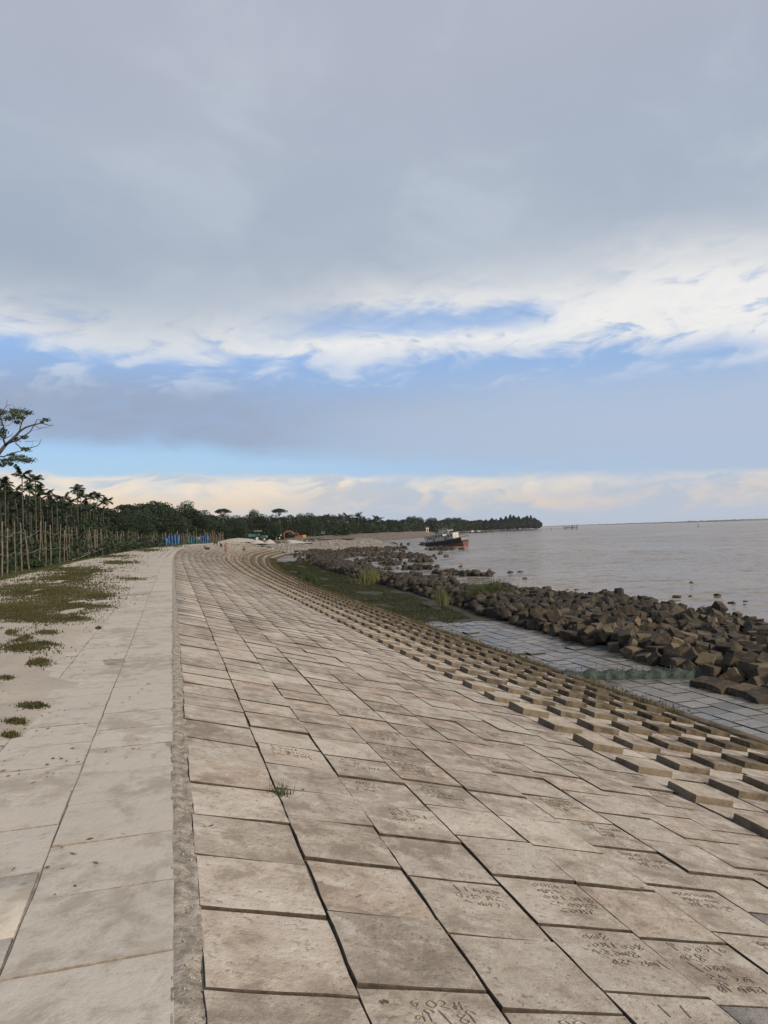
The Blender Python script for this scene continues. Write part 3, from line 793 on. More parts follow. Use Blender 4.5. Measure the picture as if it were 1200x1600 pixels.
# the large bare-limbed tree at the left edge of the picture
def rain_tree():
    D = 72.0; k = 1 / 11.43
    base = at_d(-34, hor(-34), D); root = empty('rain_tree', (base.x, base.y, GZ))
    def q(cx, cy, dd=0.0): return at_d(cx * k, 620 + cy * k, D + dd) - Vector((base.x, base.y, GZ))
    mb = MB(); r = random.Random(5)
    mb.tube([(0, 0, -.3), (.1, 0, 4), q(-300, 1400), q(-200, 1160)], [.42, .34, .28, .24], 10)
    limbs = [([(-200, 1160), (-60, 1060), (0, 980), (100, 860)], .20, .14), ([(100, 860), (250, 730), (350, 620), (450, 550), (600, 500), (740, 470), (880, 510), (960, 505)], .12, .02),
             ([(100, 860), (60, 760), (100, 680), (50, 500), (10, 340), (-20, 250)], .10, .03), ([(350, 620), (370, 520), (400, 430), (500, 330)], .07, .02),
             ([(150, 830), (380, 740), (540, 620), (620, 490), (660, 410), (860, 400)], .07, .015), ([(280, 830), (370, 910), (560, 910), (680, 870), (720, 800), (725, 750)], .05, .012),
             ([(-60, 1060), (60, 1070), (250, 1000), (400, 960), (500, 930)], .07, .02), ([(-120, 1120), (0, 1130), (200, 1110), (400, 1120), (600, 1155)], .06, .015),
             ([(10, 340), (60, 230), (110, 170), (240, 130)], .04, .012), ([(110, 170), (130, 90), (120, 40)], .02, .008), ([(60, 760), (200, 690), (240, 640)], .04, .01), ([(50, 500), (140, 520), (230, 450)], .03, .01),
             ([(600, 500), (700, 560), (820, 545), (920, 530)], .03, .008), ([(740, 470), (800, 420), (900, 350)], .02, .006), ([(620, 490), (560, 600), (690, 580), (780, 545)], .025, .006),
             ([(-200, 1160), (-500, 900), (-700, 700)], .2, .1), ([(-500, 900), (-450, 600), (-350, 300)], .12, .04), ([(-60, 1060), (-150, 800), (-200, 500)], .12, .03), ([(560, 910), (590, 820), (580, 770)], .015, .006), ([(450, 800), (600, 790), (770, 795)], .02, .006)]
    for pts, a, b in limbs:
        dd0 = r.uniform(-1, 1); n = len(pts)
        mb.tube([q(x, y, dd0 * .6 * i / n) for i, (x, y) in enumerate(pts)], [(a + (b - a) * i / (n - 1)) * 1.15 for i in range(n)], 6)
    mb.build('trunk', M['bark'], root, True)
    blobs = [(290, 270, 130, 60), (480, 285, 85, 42), (140, 390, 85, 40), (280, 340, 95, 60), (310, 450, 60, 35), (395, 380, 40, 40), (20, 280, 90, 55), (30, 610, 85, 60), (30, 710, 70, 40), (430, 720, 65, 32), (285, 760, 60, 50), (820, 410, 50, 26), (745, 450, 36, 22),
             (460, 940, 75, 36), (270, 1100, 110, 60), (480, 1130, 130, 45), (100, 1150, 105, 50), (210, 1030, 50, 26), (30, 1220, 60, 30), (190, 1200, 50, 30), (400, 1060, 60, 25), (-150, 420, 160, 90), (-350, 280, 200, 90), (-650, 650, 220, 110), (-300, 600, 150, 70), (-120, 1180, 130, 60)]
    nr = np.random.default_rng(9); pts = []
    for cx, cy, rx, ry in blobs:
        c = q(cx, cy, r.uniform(-1.2, 1.2)); n = int(rx * ry * .04) + 40; s = k * D / F_PX
        d = nr.normal(size=(n, 3)); d /= np.linalg.norm(d, axis=1, keepdims=True); rr = nr.uniform(.2, 1.0, n) ** .6 * nr.choice([1, 1, 1.25, 1.6], n)
        pts.append(np.array(c) + d * rr[:, None] * np.array([rx * s, rx * s, ry * s]))
    v, f = quads(np.concatenate(pts), .19, nr, .4)
    link('crown', mesh_np('crown', v, f), M['airy'], root)
    tag(root, 'large sparse tree with bare spreading limbs at the left edge', 'tree')
rain_tree()

# shrubs seen between and in front of the posts, then the dark undergrowth
def shrub(px, py, wpx, hpx, mat, label, up=True):
    b = at_z(px, py, -0.08); d = proj(b)[2]; s = d / F_PX; root = empty('shrub', b); nr = np.random.default_rng(int(px * 7 + py)); r = random.Random(int(px))
    w, h = wpx * s, hpx * s; n = 900
    pts = np.stack([nr.normal(0, w * .28, n), nr.normal(0, w * .28, n), h * nr.uniform(.05, 1, n) ** .9], 1)
    v, f = quads(pts, .16, nr, -.5); link('foliage', mesh_np('foliage', v, f), mat, root)
    mb = MB()
    for i in range(9): mb.tube([(0, 0, -.05), (r.gauss(0, w * .15), r.gauss(0, w * .15), h * .5), (r.gauss(0, w * .28), r.gauss(0, w * .28), h * .9)], [.02, .014, .006], 4)
    mb.build('stem', M['bark'], root); tag(root, label, 'shrub', 'shrubs along the bamboo fence')
shrub(120, 872, 26, 32, M['grassgreen'], 'bright yellow-green bush at the foot of the fence posts')
shrub(104, 878, 18, 16, M['leaf2'], 'low leafy shrub left of the bright bush by the fence')
shrub(50, 892, 26, 16, M['leaf2'], 'low dark shrub behind the second leftmost fence post')
shrub(135, 866, 16, 18, M['leaf2'], 'small leafy shrub right of the bright bush by the fence')
def undergrowth():
    nr = np.random.default_rng(77); n = 26000
    y = 26 + 235 * nr.uniform(0, 1, n) ** 1.5; x = -7.7 - 9 * nr.uniform(0, 1, n) ** 1.3
    sh = np.interp(y, [0, 45, 110, 150, 260], [0, 0, 3.5, 8, 34]); hmax = 1.3 + 0.9 * np.sin(y * .35 + x) + 0.5 * np.sin(y * .9)
    z = -.1 + np.maximum(.3, hmax) * nr.uniform(0, 1, n)
    v, f = quads(np.stack([x + sh, y, z], 1), .26 + .0016 * y, nr, 0)
    # the crowded lower crowns and deep shade behind
    m = 60000
    px = nr.uniform(-14, 176, m); dep = nr.uniform(74, 128, m); az = np.arctan((px - 600) / F_PX) + YAW
    topy = np.interp(px, [-14, 0, 30, 60, 100, 130, 160, 176], [758, 762, 768, 778, 784, 796, 806, 808])
    hmx = (848 - .0305 * px - topy) / F_PX * dep + 1.5; u = nr.uniform(0, 1, m)
    w = np.stack([np.sin(az) * dep / np.cos(az - YAW), np.cos(az) * dep / np.cos(az - YAW), u * hmx - .1], 1)
    gap = np.array([nz(a * .16, b * .55, 1, 2.0) + .4 * nz(a * .5, b * 1.3, 1, 5.0) for a, b in zip(px, w[:, 2])])
    keep = (w[:, 0] < -8.6) & ((gap > -.22 + .35 * np.clip((u - .55) / .45, 0, 1)) | (u < .35)); w = w[keep]
    v2, f2 = quads(w, .42, nr, 0)
    o = link('undergrowth', mesh_np('undergrowth', np.concatenate([v, v2]), np.concatenate([f, f2 + len(v)])), M['leaf'])
    tag(o, 'dark tangle of undergrowth behind the bamboo fence', 'undergrowth', kind='stuff')
undergrowth()
def wood_floor():
    nr = np.random.default_rng(78); m = 42000
    px = 160 + 560 * nr.uniform(0, 1, m); dep = np.interp(px, [150, 235, 290, 350, 437, 480, 540, 600, 720], [125, 170, 200, 225, 255, 285, 340, 440, 700]) * nr.uniform(.9, 1.0, m)
    az = np.arctan((px - 600) / F_PX) + YAW; hh = (2.2 + 1.1 * np.sin(px * .11) + .7 * np.sin(px * .37)) * dep / 230
    zz = nr.uniform(0, 1, m) * np.maximum(.6, hh)
    w = np.stack([np.sin(az) * dep / np.cos(az - YAW), np.cos(az) * dep / np.cos(az - YAW), zz - .1], 1)
    v, f = quads(w, .9 * dep / 230, nr, 0)
    tag(link('undergrowth', mesh_np('undergrowth', v, f), M['leaf']), 'dark understorey along the foot of the wood', 'undergrowth', kind='stuff')
wood_floor()
def far_wood():                      # the wood on the point, one mass at this distance
    nr = np.random.default_rng(79); B = []; r = random.Random(3)
    pxs = np.arange(556, 842, 3.1)
    for px in pxs:
        for row in range(2):
            d = wood_depth(px) * (1.0 + .06 * row + r.uniform(-.02, .02)); top = np.interp(px, [556, 590, 630, 660, 700, 740, 780, 800, 842], [810, 814, 814, 814, 813, 814, 813, 810, 812]) + r.uniform(-2.5, 2.5) + (1 - row) * 2
            q = at_d(px + r.uniform(-2, 2), hor(px), d); h = at_d(px, top, d).z; w = d / F_PX * r.uniform(5, 9)
            B.append((q.x, q.y, h - 2.6 * d / 600, w * .6, w * .6, 2.6 * d / 600, 240)); B.append((q.x, q.y, h * .45, w * .62, w * .62, h * .5, 260))
    c = clump_points(B, nr); dist = np.linalg.norm(c[:, :2], axis=1)
    v, f = quads(c, .0022 * dist, nr, .2)
    tag(link('wood', mesh_np('wood', v, f), M['leaf']), 'dark far wood on the low point across the bay', 'wood', kind='stuff')
far_wood()
for i, (px, top, w, p) in enumerate([(610, 812, 1.4, 3), (631, 811, 1.3, 0), (645, 807, 1.5, 3), (655, 809, 1.4, 1), (676, 809, 1.5, 3), (699, 810, 1.8, 1), (713, 809, 1.8, 3)]):
    put_tree(BROAD[p], px, top, wood_depth(px) * .98, 'round crowned tree over the far wood across the bay, ' + ORD[i] + ' from the left', 'tree', 'round trees over the far wood', wide=w)
for i, (px, top) in enumerate([(760, 812), (769, 810), (776, 811), (783, 809), (791, 807), (798, 804.5), (803, 806), (811, 807), (818, 809), (824, 806.5), (830, 805.5), (835, 809)]):
    put_tree(CASU[i % 2], px, top, wood_depth(px) * .97, 'feathery casuarina on the far wooded point, ' + ORD[i] + ' from the left', 'tree', 'casuarinas on the far point', wide=1.9 + .5 * math.sin(i * 2.3))

# grass, drawn as blades: trodden patches on the verge, greener strip along the fence, the flat below the slope
def grass_all():
    nr = np.random.default_rng(5); pts = []; W = []; Hh = []
    ell = [(100, 890, 90, 7, 2400), (60, 965, 80, 16, 3000), (40, 1015, 50, 10, 1200), (110, 950, 60, 12, 1800), (70, 925, 130, 20, 9000), (30, 955, 62, 20, 5200), (100, 905, 62, 9, 2600), (150, 932, 28, 5, 1100), (148, 893, 26, 4, 800), (118, 967, 22, 5, 900), (95, 968, 6, 2, 100), (185, 880, 36, 3.5, 900), (178, 870, 42, 3.5, 900),
           (230, 860, 30, 3, 600), (258, 853, 34, 3, 700), (125, 898, 34, 4, 900), (10, 990, 18, 8, 700), (30, 1000, 26, 6, 700), (75, 993, 20, 3, 300), (70, 1010, 24, 3, 300), (40, 1040, 42, 4, 600), (65, 1035, 14, 4, 320), (60, 1103, 36, 4, 500), (25, 1131, 16, 4, 420),
           (18, 1150, 14, 3.5, 330), (50, 1108, 20, 3, 200), (10, 1065, 14, 3, 150), (155, 982, 6, 1.6, 80), (90, 940, 70, 14, 900), (210, 905, 40, 4, 300), (160, 950, 26, 3, 160)]
    for cx, cy, rx, ry, n in ell:
        n = int(n * 2.2)
        rad = np.abs(nr.normal(0, .52, n)); an = nr.uniform(0, 2 * np.pi, n)
        xs = cx + np.cos(an) * rad * rx; ys = np.maximum(cy + np.sin(an) * rad * ry, 852 if cx > 200 else 858)
        for x, y in zip(xs, ys):
            q = at_z(x, y, 0.0)
            if q.x < -7.4 or nz(q.x * 1.3, q.y * .7, 1, 4.4) < -.30: continue
            d = proj(q)[2]; pts.append((q.x, q.y, (verge_z(q.y, q.x) if q.y < 60 else 0.0) - .008)); W.append(.005 + .0009 * d); Hh.append(.030 + .0016 * d)
    W = np.array(W); Hh = np.array(Hh); v, f = blades(pts, Hh, W * 1.7, nr, .75)
    tag(link('grass', mesh_np('grass', v, f), M['grassdry']), 'patches of short trodden grass on the sandy verge', 'grass', kind='stuff')
    n = 16000; s = 24 + 140 * nr.uniform(0, 1, n) ** 1.7; o = -6.6 - nr.gamma(2.0, .3, n); pts = []
    for a, b in zip(s, o):
        q = P(a, b); pts.append((q.x, q.y, -.1))
    v, f = blades(pts, .16 + .0012 * s, .02 + .0006 * s, nr, .5)
    tag(link('grass', mesh_np('grass', v, f), M['grassgreen']), 'green grass strip along the foot of the bamboo fence', 'grass', kind='stuff')
    n = 80000; s = 25 + 92 * nr.uniform(0, 1, n) ** 1.25; hi = np.interp(s, [25, 34, 60, 120], [11.6, 13.6, 15.6, 16.2]); o = 10.35 + (hi - 10.35) * nr.uniform(0, 1, n); pts = []
    keep = np.array([nz(a * .22, b * .8, 1, 6.2) > -.36 + (max(0, 33 - a) * .06) for a, b in zip(s, o)]); s = s[keep]; o = o[keep]
    for a, b in zip(s, o):
        q = P(a, b); pts.append((q.x, q.y, z_flat(a, b) - .01))
    v, f = blades(pts, .05 + .0006 * s, .012 + .0007 * s, nr, .6)
    tag(link('grass', mesh_np('grass', v, f), M['marsh']), 'dark green marsh grass on the flat below the slope', 'grass', kind='stuff')
    # weeds and drift caught along the foot of the slope
    n = 26000; s = 4 + 120 * nr.uniform(0, 1, n) ** 1.6; o = 9.75 + nr.normal(.22, .22, n); pts = []
    keep = np.array([nz(a * .45, 2.2, 1, 1.1) > -.25 for a in s]); s = s[keep]; o = o[keep]
    for a, b in zip(s, o):
        q = P(a, min(b, 10.4)); pts.append((q.x, q.y, (zs(b) if b < 10.02 else -2.5) - .005))
    v, f = blades(pts, .085 + .0007 * s, .012 + .0007 * s, nr, .95)
    tag(link('weeds', mesh_np('weeds', v, f), M['weed']), 'brown weeds and drift along the foot of the slope', 'weeds', kind='stuff')
grass_all()
def tuft(name, loc, n, h, w, spread, mat, label, cat, lean=.35, seed=1, group=None, px=None):
    nr = np.random.default_rng(seed); p = np.zeros((n, 3)); p[:, :2] = nr.normal(0, spread, (n, 2))
    v, f = blades(p, h, w, nr, lean); o = link(name, mesh_np(name, v, f), mat); o.location = loc
    return tag(o, label, cat, group)
q = P(4.75, 0.62); tuft('grass_tuft', (q.x, q.y, q.z - .01), 110, .085, .006, .035, M['grassgreen'], 'single green grass tuft in a joint of the slope paving', 'grass tuft', 1.05, 3)
q = at_z(577, 912, -2.6); tuft('reed_clump', q, 300, 1.3, .03, .42, M['reed'], 'tawny reed clump growing at the edge of the far rubble', 'reeds', .3, 4)
q = at_z(692, 945, -2.5); tuft('reed_clump', q, 130, 1.05, .022, .22, M['reed'], 'thin green reed clump in the middle of the rubble', 'reeds', .28, 5)
q = at_z(770, 930, -2.2); tuft('reed_clump', q, 600, .95, .022, .5, M['grassgreen'], 'bright green reed bush on top of the rubble bank', 'reeds', .35, 6)
q = at_z(745, 934, -2.2); tuft('reed_clump', q, 260, .75, .02, .35, M['grassgreen'], 'smaller green reed bush left of the bright one', 'reeds', .4, 7)
for i, (a, b) in enumerate([(480, 905), (487, 909), (472, 897)]):
    q = at_z(a, b, -2.58); tuft('weed_clump', q, 160, .75, .04, .3, M['leaf2'], ['taller weed clump on the marsh flat', 'weed clump nearest the slope foot on the marsh flat', 'farthest weed clump on the marsh flat'][i], 'weed', .3, 20 + i)

# ------------------------------------------------------------------ bamboo fence
def fence():
    r = random.Random(12); root = empty('bamboo_fence', (-7.2, 37, -.1)); B = Vector((-7.2, 37, -.1))
    ys = []; s = 29.0
    while s < 174:
        ys.append(s); s += r.uniform(1.3, 2.9) if s < 60 else (r.uniform(1.0, 2.2) if s < 130 else r.uniform(.9, 1.9))
    tops = []
    for i, s in enumerate(ys):
        q = P(s, -7.2 + r.uniform(-.15, .15) + max(0, s - 150) * .012); q.z = -.15
        h = r.uniform(2.1, 2.9) * (1.0 if s < 120 else .95); lx, ly = r.gauss(0, .08), r.gauss(0, .10)
        rad = r.uniform(.022, .045) * (1.2 if i % 5 == 2 else 1)
        pts = []; rr = []
        for k in range(9):
            t = k / 8; pts.append(q + Vector((lx * t + .008 * math.sin(k * 1.3 + i), ly * t, h * t)) - B); rr.append(rad * (1.06 if k % 2 else .97) * (1 - .18 * t))
        MB().tube(pts, rr, 7).build('post', M['bamboo'], root, True)
        tops.append((q + Vector((lx * .85, ly * .85, h * .82)) - B, s))
    for lvl in (.82, .45):
        wm = MB()
        for (a, s0), (b, s1) in zip(tops[:-1], tops[1:]):
            if s0 > 140: break
            A = Vector((a.x, a.y, a.z * lvl / .82)); C = Vector((b.x, b.y, b.z * lvl / .82)); md = (A + C) / 2 - Vector((0, 0, .12 * r.uniform(.3, 1.3)))
            wm.tube([A, A.lerp(md, .6) - Vector((0, 0, .02)), md, C.lerp(md, .6), C], .008 + .00006 * s0, 4)
        wm.build('wire', M['wire'], root)
    for a, b, za, zb in ((58, 104, .1, 1.3), (62, 96, .35, .9), (96, 140, .5, 1.5)):
        A = P(a, -7.1) + Vector((0, 0, za)); C = P(b, -7.1) + Vector((0, 0, zb)); MB().tube([A - B, (A + C) / 2 - B + Vector((.03, 0, .05)), C - B], [.045, .04, .03], 6).build('rail', M['bamboo'], root, True)
    tag(root, 'long fence of weathered bamboo posts and wire along the verge', 'fence')
    # thinner poles standing inside the fence line
    for i in range(22):
        s = 34 + 110 * (i / 22) ** 1.2; q = P(s + r.uniform(-1, 1), -8.2 - r.uniform(0, 1.6)); q.z = -.15; h = r.uniform(2.0, 3.3)
        o = MB().tube([(0, 0, 0), (r.gauss(0, .06), r.gauss(0, .06), h * .5), (r.gauss(0, .14), r.gauss(0, .14), h)], [.03, .027, .02], 6).build('bamboo_pole', M['bamboo'], None, True)
        o.location = q; tag(o, 'thin bamboo pole standing behind the fence line', 'pole', 'thin poles behind the fence')
fence()

# ------------------------------------------------------------------ rubble of dumped concrete blocks
def cube_mesh(name, seed, sx, sy, sz, bev=0.018):
    r = random.Random(seed); bm = bmesh.new(); bmesh.ops.create_cube(bm, size=1.0)
    for v in bm.verts:
        v.co = Vector((v.co.x * sx, v.co.y * sy, v.co.z * sz)) + Vector((r.uniform(-.02, .02), r.uniform(-.02, .02), r.uniform(-.02, .02)))
    if r.random() < .5:                                  # a knocked-off corner
        v = r.choice(list(bm.verts)); bmesh.ops.bevel(bm, geom=[v], offset=r.uniform(.06, .13), affect='VERTICES', segments=1)
    bmesh.ops.bevel(bm, geom=list(bm.edges), offset=bev * .5, segments=1, affect='EDGES')
    me = bpy.data.meshes.new(name); bm.to_mesh(me); bm.free(); return me
CUBES = [cube_mesh('concrete_block', i, *d) for i, d in enumerate([(.5, .5, .5), (.5, .5, .46), (.52, .5, .32), (.45, .48, .5), (.5, .5, .5), (.55, .52, .4), (.5, .46, .5), (.52, .52, .28)])]
FCUBES = [cube_mesh('far_block', 30 + i, *d, bev=.03) for i, d in enumerate([(.5, .5, .5), (.52, .5, .34), (.48, .5, .46)])]
def r_inner(s): return float(np.interp(s, [8, 16, 22, 29, 41, 57, 81, 113, 130], [13.3, 12.9, 13.1, 13.4, 14.5, 15.2, 15.0, 15.2, 15.5]))
def r_outer(s): return float(np.interp(s, [8, 18, 24, 36.5, 50, 67, 108, 130], [18.5, 20, 21.4, 23.6, 22.4, 21.4, 20.5, 19.5]))
def rubble():
    r = random.Random(44); g = .1; S0, O0 = 8.0, 12.0; nS, nO = 1180, 210
    hm = np.empty((nS, nO)); T = np.full((nS, nO), -9.0)
    for i in range(nS):
        s = S0 + i * g; a, b = r_inner(s), r_outer(s)
        for j in range(nO):
            o = O0 + j * g; hm[i, j] = -2.62 - max(0, o - 13) * .045
            u = (o - a) / (b - a)
            if 0 < u < 1:
                t = .48 * min(1, u / .14) * (1 - .70 * u)
                t *= 1 + .45 * nz(s * .35, o * .45, 1, 2.2)
                if s > 34 and u > .4: t -= max(0, (u - .4) * 1.2 + .6 * nz(s * .22, o * .5, 1, 9.0)) * min(1, (s - 34) / 14)
                if s > 60: t *= .85
                T[i, j] = -2.62 + t - (.1 if t < .12 else 0)
    recs = []; tries = 0
    yy, xx = np.mgrid[-4:5, -4:5]; dist = np.hypot(yy, xx) * g
    while tries < 34000 and len(recs) < 8000:
        tries += 1
        s = S0 + .6 + (nS * g - 1.2) * r.random() ** 1.35; a, b = r_inner(s), r_outer(s); o = a + (b - a) * r.random()
        i, j = int((s - S0) / g), int((o - O0) / g)
        if i < 5 or j < 5 or i > nS - 6 or j > nO - 6: continue
        w = hm[i - 4:i + 5, j - 4:j + 5]
        if w[2:7, 2:7].mean() > T[i, j] - .14: continue
        core = w[dist < .24]; z = float(np.percentile(core, 55)) + .15
        sc = r.uniform(.85, 1.3) if s > 70 else (r.uniform(.62, .95) if r.random() < .8 else r.uniform(.35, .6))
        flat_ = r.random() < .3
        rot = Euler((r.gauss(0, .22), r.gauss(0, .22), r.uniform(0, 6.3))) if flat_ else Euler((r.uniform(0, 6.3), r.uniform(0, 6.3), r.uniform(0, 6.3)))
        q = P(s, o); q.z = z
        m = Matrix.Translation(q) @ rot.to_matrix().to_4x4() @ Matrix.Diagonal((sc, sc, sc, 1))
        np.maximum(w, np.where(dist < .27, z + .24 - .24 * np.clip(dist / .25, 0, 1.2), -9), out=w)
        recs.append((m, i, j, z))
    sco = []
    for k, (m, i, j, z) in enumerate(recs):
        p = proj(m.translation)
        if p is None or not (-10 < p[0] < 1210): continue
        expo = z + .34 - hm[i - 2:i + 3, j - 2:j + 3].mean()
        if expo < .1: continue
        sco.append((-(F_PX / p[2]) ** 2 * min(1, expo / .3), k))
    sco.sort(); big = {k for _, k in sco[:298]}
    for n, (_, k) in enumerate(sco[:298]):
        m = recs[k][0]; o = link('concrete_block', CUBES[n % len(CUBES)], M['cube']); o.matrix_world = m
        p = proj(m.translation); d = p[2]
        if p[1] > 1040: lab = 'dark tumbled concrete block at the near toe of the rubble bank'
        elif p[0] > 1000: lab = 'tumbled concrete block on the seaward shoulder of the rubble bank'
        elif p[0] > 850: lab = 'weathered concrete block in the broad middle of the rubble bank'
        else: lab = 'weathered concrete block in the far narrow part of the rubble bank'
        tag(o, lab, 'concrete block', lab.replace('concrete block', 'blocks').replace('dark tumbled ', '').replace('tumbled ', '').replace('weathered ', ''))
    o = merged('rubble', [recs[k][0] for k in range(len(recs)) if k not in big], FCUBES, M['cube_far'], None)
    tag(o, 'mass of dumped concrete blocks forming the long rubble bank', 'rubble')
rubble()
# slabs left on the inner edge of the rubble
for i, (px, py, rz, lab) in enumerate([(1105, 1066, .3, 'loose paving slab nearest the green net roll'), (1132, 1073, -.1, 'second loose slab along the rubble toe'), (1168, 1079, .15, 'third loose slab leaning at the rubble toe'), (1192, 1088, -.2, 'loose wet slab at the right edge of the apron')]):
    q = at_z(px, py, -2.5); o = link('loose_slab', CUBES[7], M['apron']); o.location = q; o.rotation_euler = (.04 * i, -.06, rz); o.scale = (1.15, 1.15, .55); tag(o, lab, 'slab', 'loose slabs at the rubble toe')
# blocks standing in the shallows
for i, (px, py, w) in enumerate([(1000, 934, 11), (1057, 934, 14), (1080, 911, 7), (1078, 932, 6), (1121, 931, 10), (1144, 943, 12), (1165, 940, 9), (1163, 945, 5), (945, 923, 9), (942, 935, 12), (901, 922, 7), (886, 922, 5), (745, 893, 9), (772, 895, 12), (797, 895, 10), (813, 894, 8), (720, 886, 7), (669, 884, 6), (860, 926, 10), (820, 905, 8)]):
    q = at_z(px, py, -2.72); d = proj(q)[2]; s = w * d / F_PX / .62
    o = link('concrete_block', CUBES[(i * 3) % 8], M['cube']); o.location = (q.x, q.y, -2.72 - .05 * s); o.rotation_euler = (rng.gauss(0, .25), rng.gauss(0, .25), rng.uniform(0, 6)); o.scale = (s, s, s * .8)
    side = 'right' if px > 980 else ('middle' if px > 800 else 'left')
    tag(o, {'right': 'lone dark block awash in the open shallows beyond the rubble', 'middle': 'half sunken block just off the seaward edge of the rubble', 'left': 'small dark block awash in the bay before the wrecked boat'}[side], 'concrete block', 'blocks awash, ' + side + ' shallows')
def far_rubble():
    r = random.Random(8); mats = []
    ell = [(600, 868, 62, 2.4, 260), (640, 871, 42, 1.6, 160), (570, 860, 55, 4, 420), (520, 868, 42, 6, 520), (500, 878, 30, 6, 420), (692, 858.5, 22, 1.6, 130), (662, 851.5, 9, 1.4, 60), (610, 882, 20, 2, 60), (650, 889, 30, 2.2, 90),
           (540, 884, 36, 5, 300), (700, 897, 26, 3, 60), (560, 852, 40, 3, 260), (620, 858, 25, 1.2, 60), (490, 862, 50, 6, 400), (590, 876, 40, 2, 120), (655, 878, 22, 1.2, 50), (740, 899, 40, 2, 30), (545, 846, 18, 2.4, 160), (600, 852, 30, 1.5, 120)]
    for cx, cy, rx, ry, n in ell:
        for _ in range(n):
            a = r.uniform(0, 6.3); q_ = abs(r.gauss(0, .5)); px, py = cx + math.cos(a) * q_ * rx, cy + math.sin(a) * q_ * ry
            if py < 844: continue
            q = at_z(px, py, -2.7); d = proj(q)[2]; s = r.uniform(.5, 1.3) * (.7 + d / 260)
            mats.append(Matrix.Translation(q + Vector((0, 0, r.uniform(-.15, .18) * s))) @ Euler((r.uniform(0, 6), r.uniform(0, 6), r.uniform(0, 6))).to_matrix().to_4x4() @ Matrix.Diagonal((s, s, s * .8, 1)))
    tag(merged('rubble', mats, FCUBES, M['cube_far'], None), 'low dark rubble spits and scattered rocks reaching into the bay', 'rubble')
far_rubble()

# green net roll lying across the apron
def net_roll():
    a, b = at_z(880, 1061, -2.6), at_z(1108, 1058, -2.6); n = 60; nr = random.Random(2)
    root = empty('net_barrier', (a.x, a.y, -2.6)); vs = []; fs = []; d = b - a; side = d.cross(Vector((0, 0, 1))).normalized()
    for i in range(n + 1):
        t = i / n; c = d * t
        for k in range(9):
            an = math.pi * k / 8; hgt = .20 + .04 * math.sin(i * .7) + .03 * nr.random()
            w = .16 + .03 * math.sin(i * 1.1 + 2)
            q = c + side * math.cos(an) * w; vs.append((q.x, q.y, math.sin(an) * hgt + .008 * nr.random()))
    for i in range(n):
        for k in range(8): fs.append((i * 9 + k, i * 9 + k + 1, i * 9 + k + 10, i * 9 + k + 9))
    link('net', mesh_np('net', vs, fs, True), M['net'], root)
    for i in range(26):
        t = (i + nr.random() * .6) / 26; c = d * t + side * nr.uniform(-.14, .14); MB().tube([(c.x, c.y, 0), (c.x + nr.uniform(-.04, .04), c.y, .26 + nr.uniform(0, .1))], .009, 5).build('stake', M['bamboo'], root)
    tag(root, 'long roll of dull green netting lying across the wet apron', 'net')
M['net'] = plain('green netting', (.030, .046, .038), .7, var=.5, scale=14, bumpd=.03)
net_roll()

# ------------------------------------------------------------------ the far bank, heaps, bars
def far_bank():
    pts = [P(200, -3)] + _edge[8:]
    pts = [Vector((p.x, p.y, 0)) for p in pts]; dense = []
    for a, b in zip(pts[:-1], pts[1:]):
        n = max(4, int((b - a).length / 8))
        for i in range(n): dense.append(a.lerp(b, i / n))
    dense.append(pts[-1])
    prof = [(-9, -.4), (-5, .35), (-2, .8), (1.5, .75), (5, -.5), (9, -1.9), (13, -2.75), (18, -3.4)]
    v = []; f = []; nO = len(prof)
    for i, p in enumerate(dense):
        t = (dense[min(i + 1, len(dense) - 1)] - dense[max(0, i - 1)]).normalized(); n = Vector((t.y, -t.x, 0)); fade = 1.0 - .75 * max(0, min(1, (i / len(dense) - .72) / .28))
        for o, z in prof:
            q = p + n * (o + 1.6 * nz(i * .21, o * .3)); zz = z if z < -2 else -2.5 + (z + 2.5) * fade * min(1, .80 + i * .014)
            v.append((q.x, q.y, zz + .25 * nz(i * .37, o * .7)))
    for i in range(len(dense) - 1):
        for j in range(nO - 1): a = i * nO + j; f.append((a, a + 1, a + nO + 1, a + nO))
    tag(link('riverbank', mesh_np('riverbank', v, f, True), M['earth']), kind='structure')
far_bank()
M['spill'] = plain('stony bank soil', (.17, .15, .128), .95, var=.45, scale=1.2, bumpd=.15)
def spill_z(s, o): return zs(o) - .25 + .35 * nz(s * .3, o * .5, 1, 3) + .12 * nz(s * 1.1, o * 1.3, 1, 6) - max(0, o - 10) * .12
sweep('riverbank', [-1.5, 0, 1, 2, 3, 4, 5, 6, 7, 8, 9, 9.9, 11, 12.5, 14, 17], [160 + i for i in range(57)], spill_z, M['spill'])
sweep('ground', [-16, -12, -8, -5, -3, -1.4, 0.1], [150 + 2 * i for i in range(33)], lambda s, o: -.14 + .16 * nz(s * .2, o * .3, 1, 4) + .1 * min(0, o + 5) * .1, M['spill'])
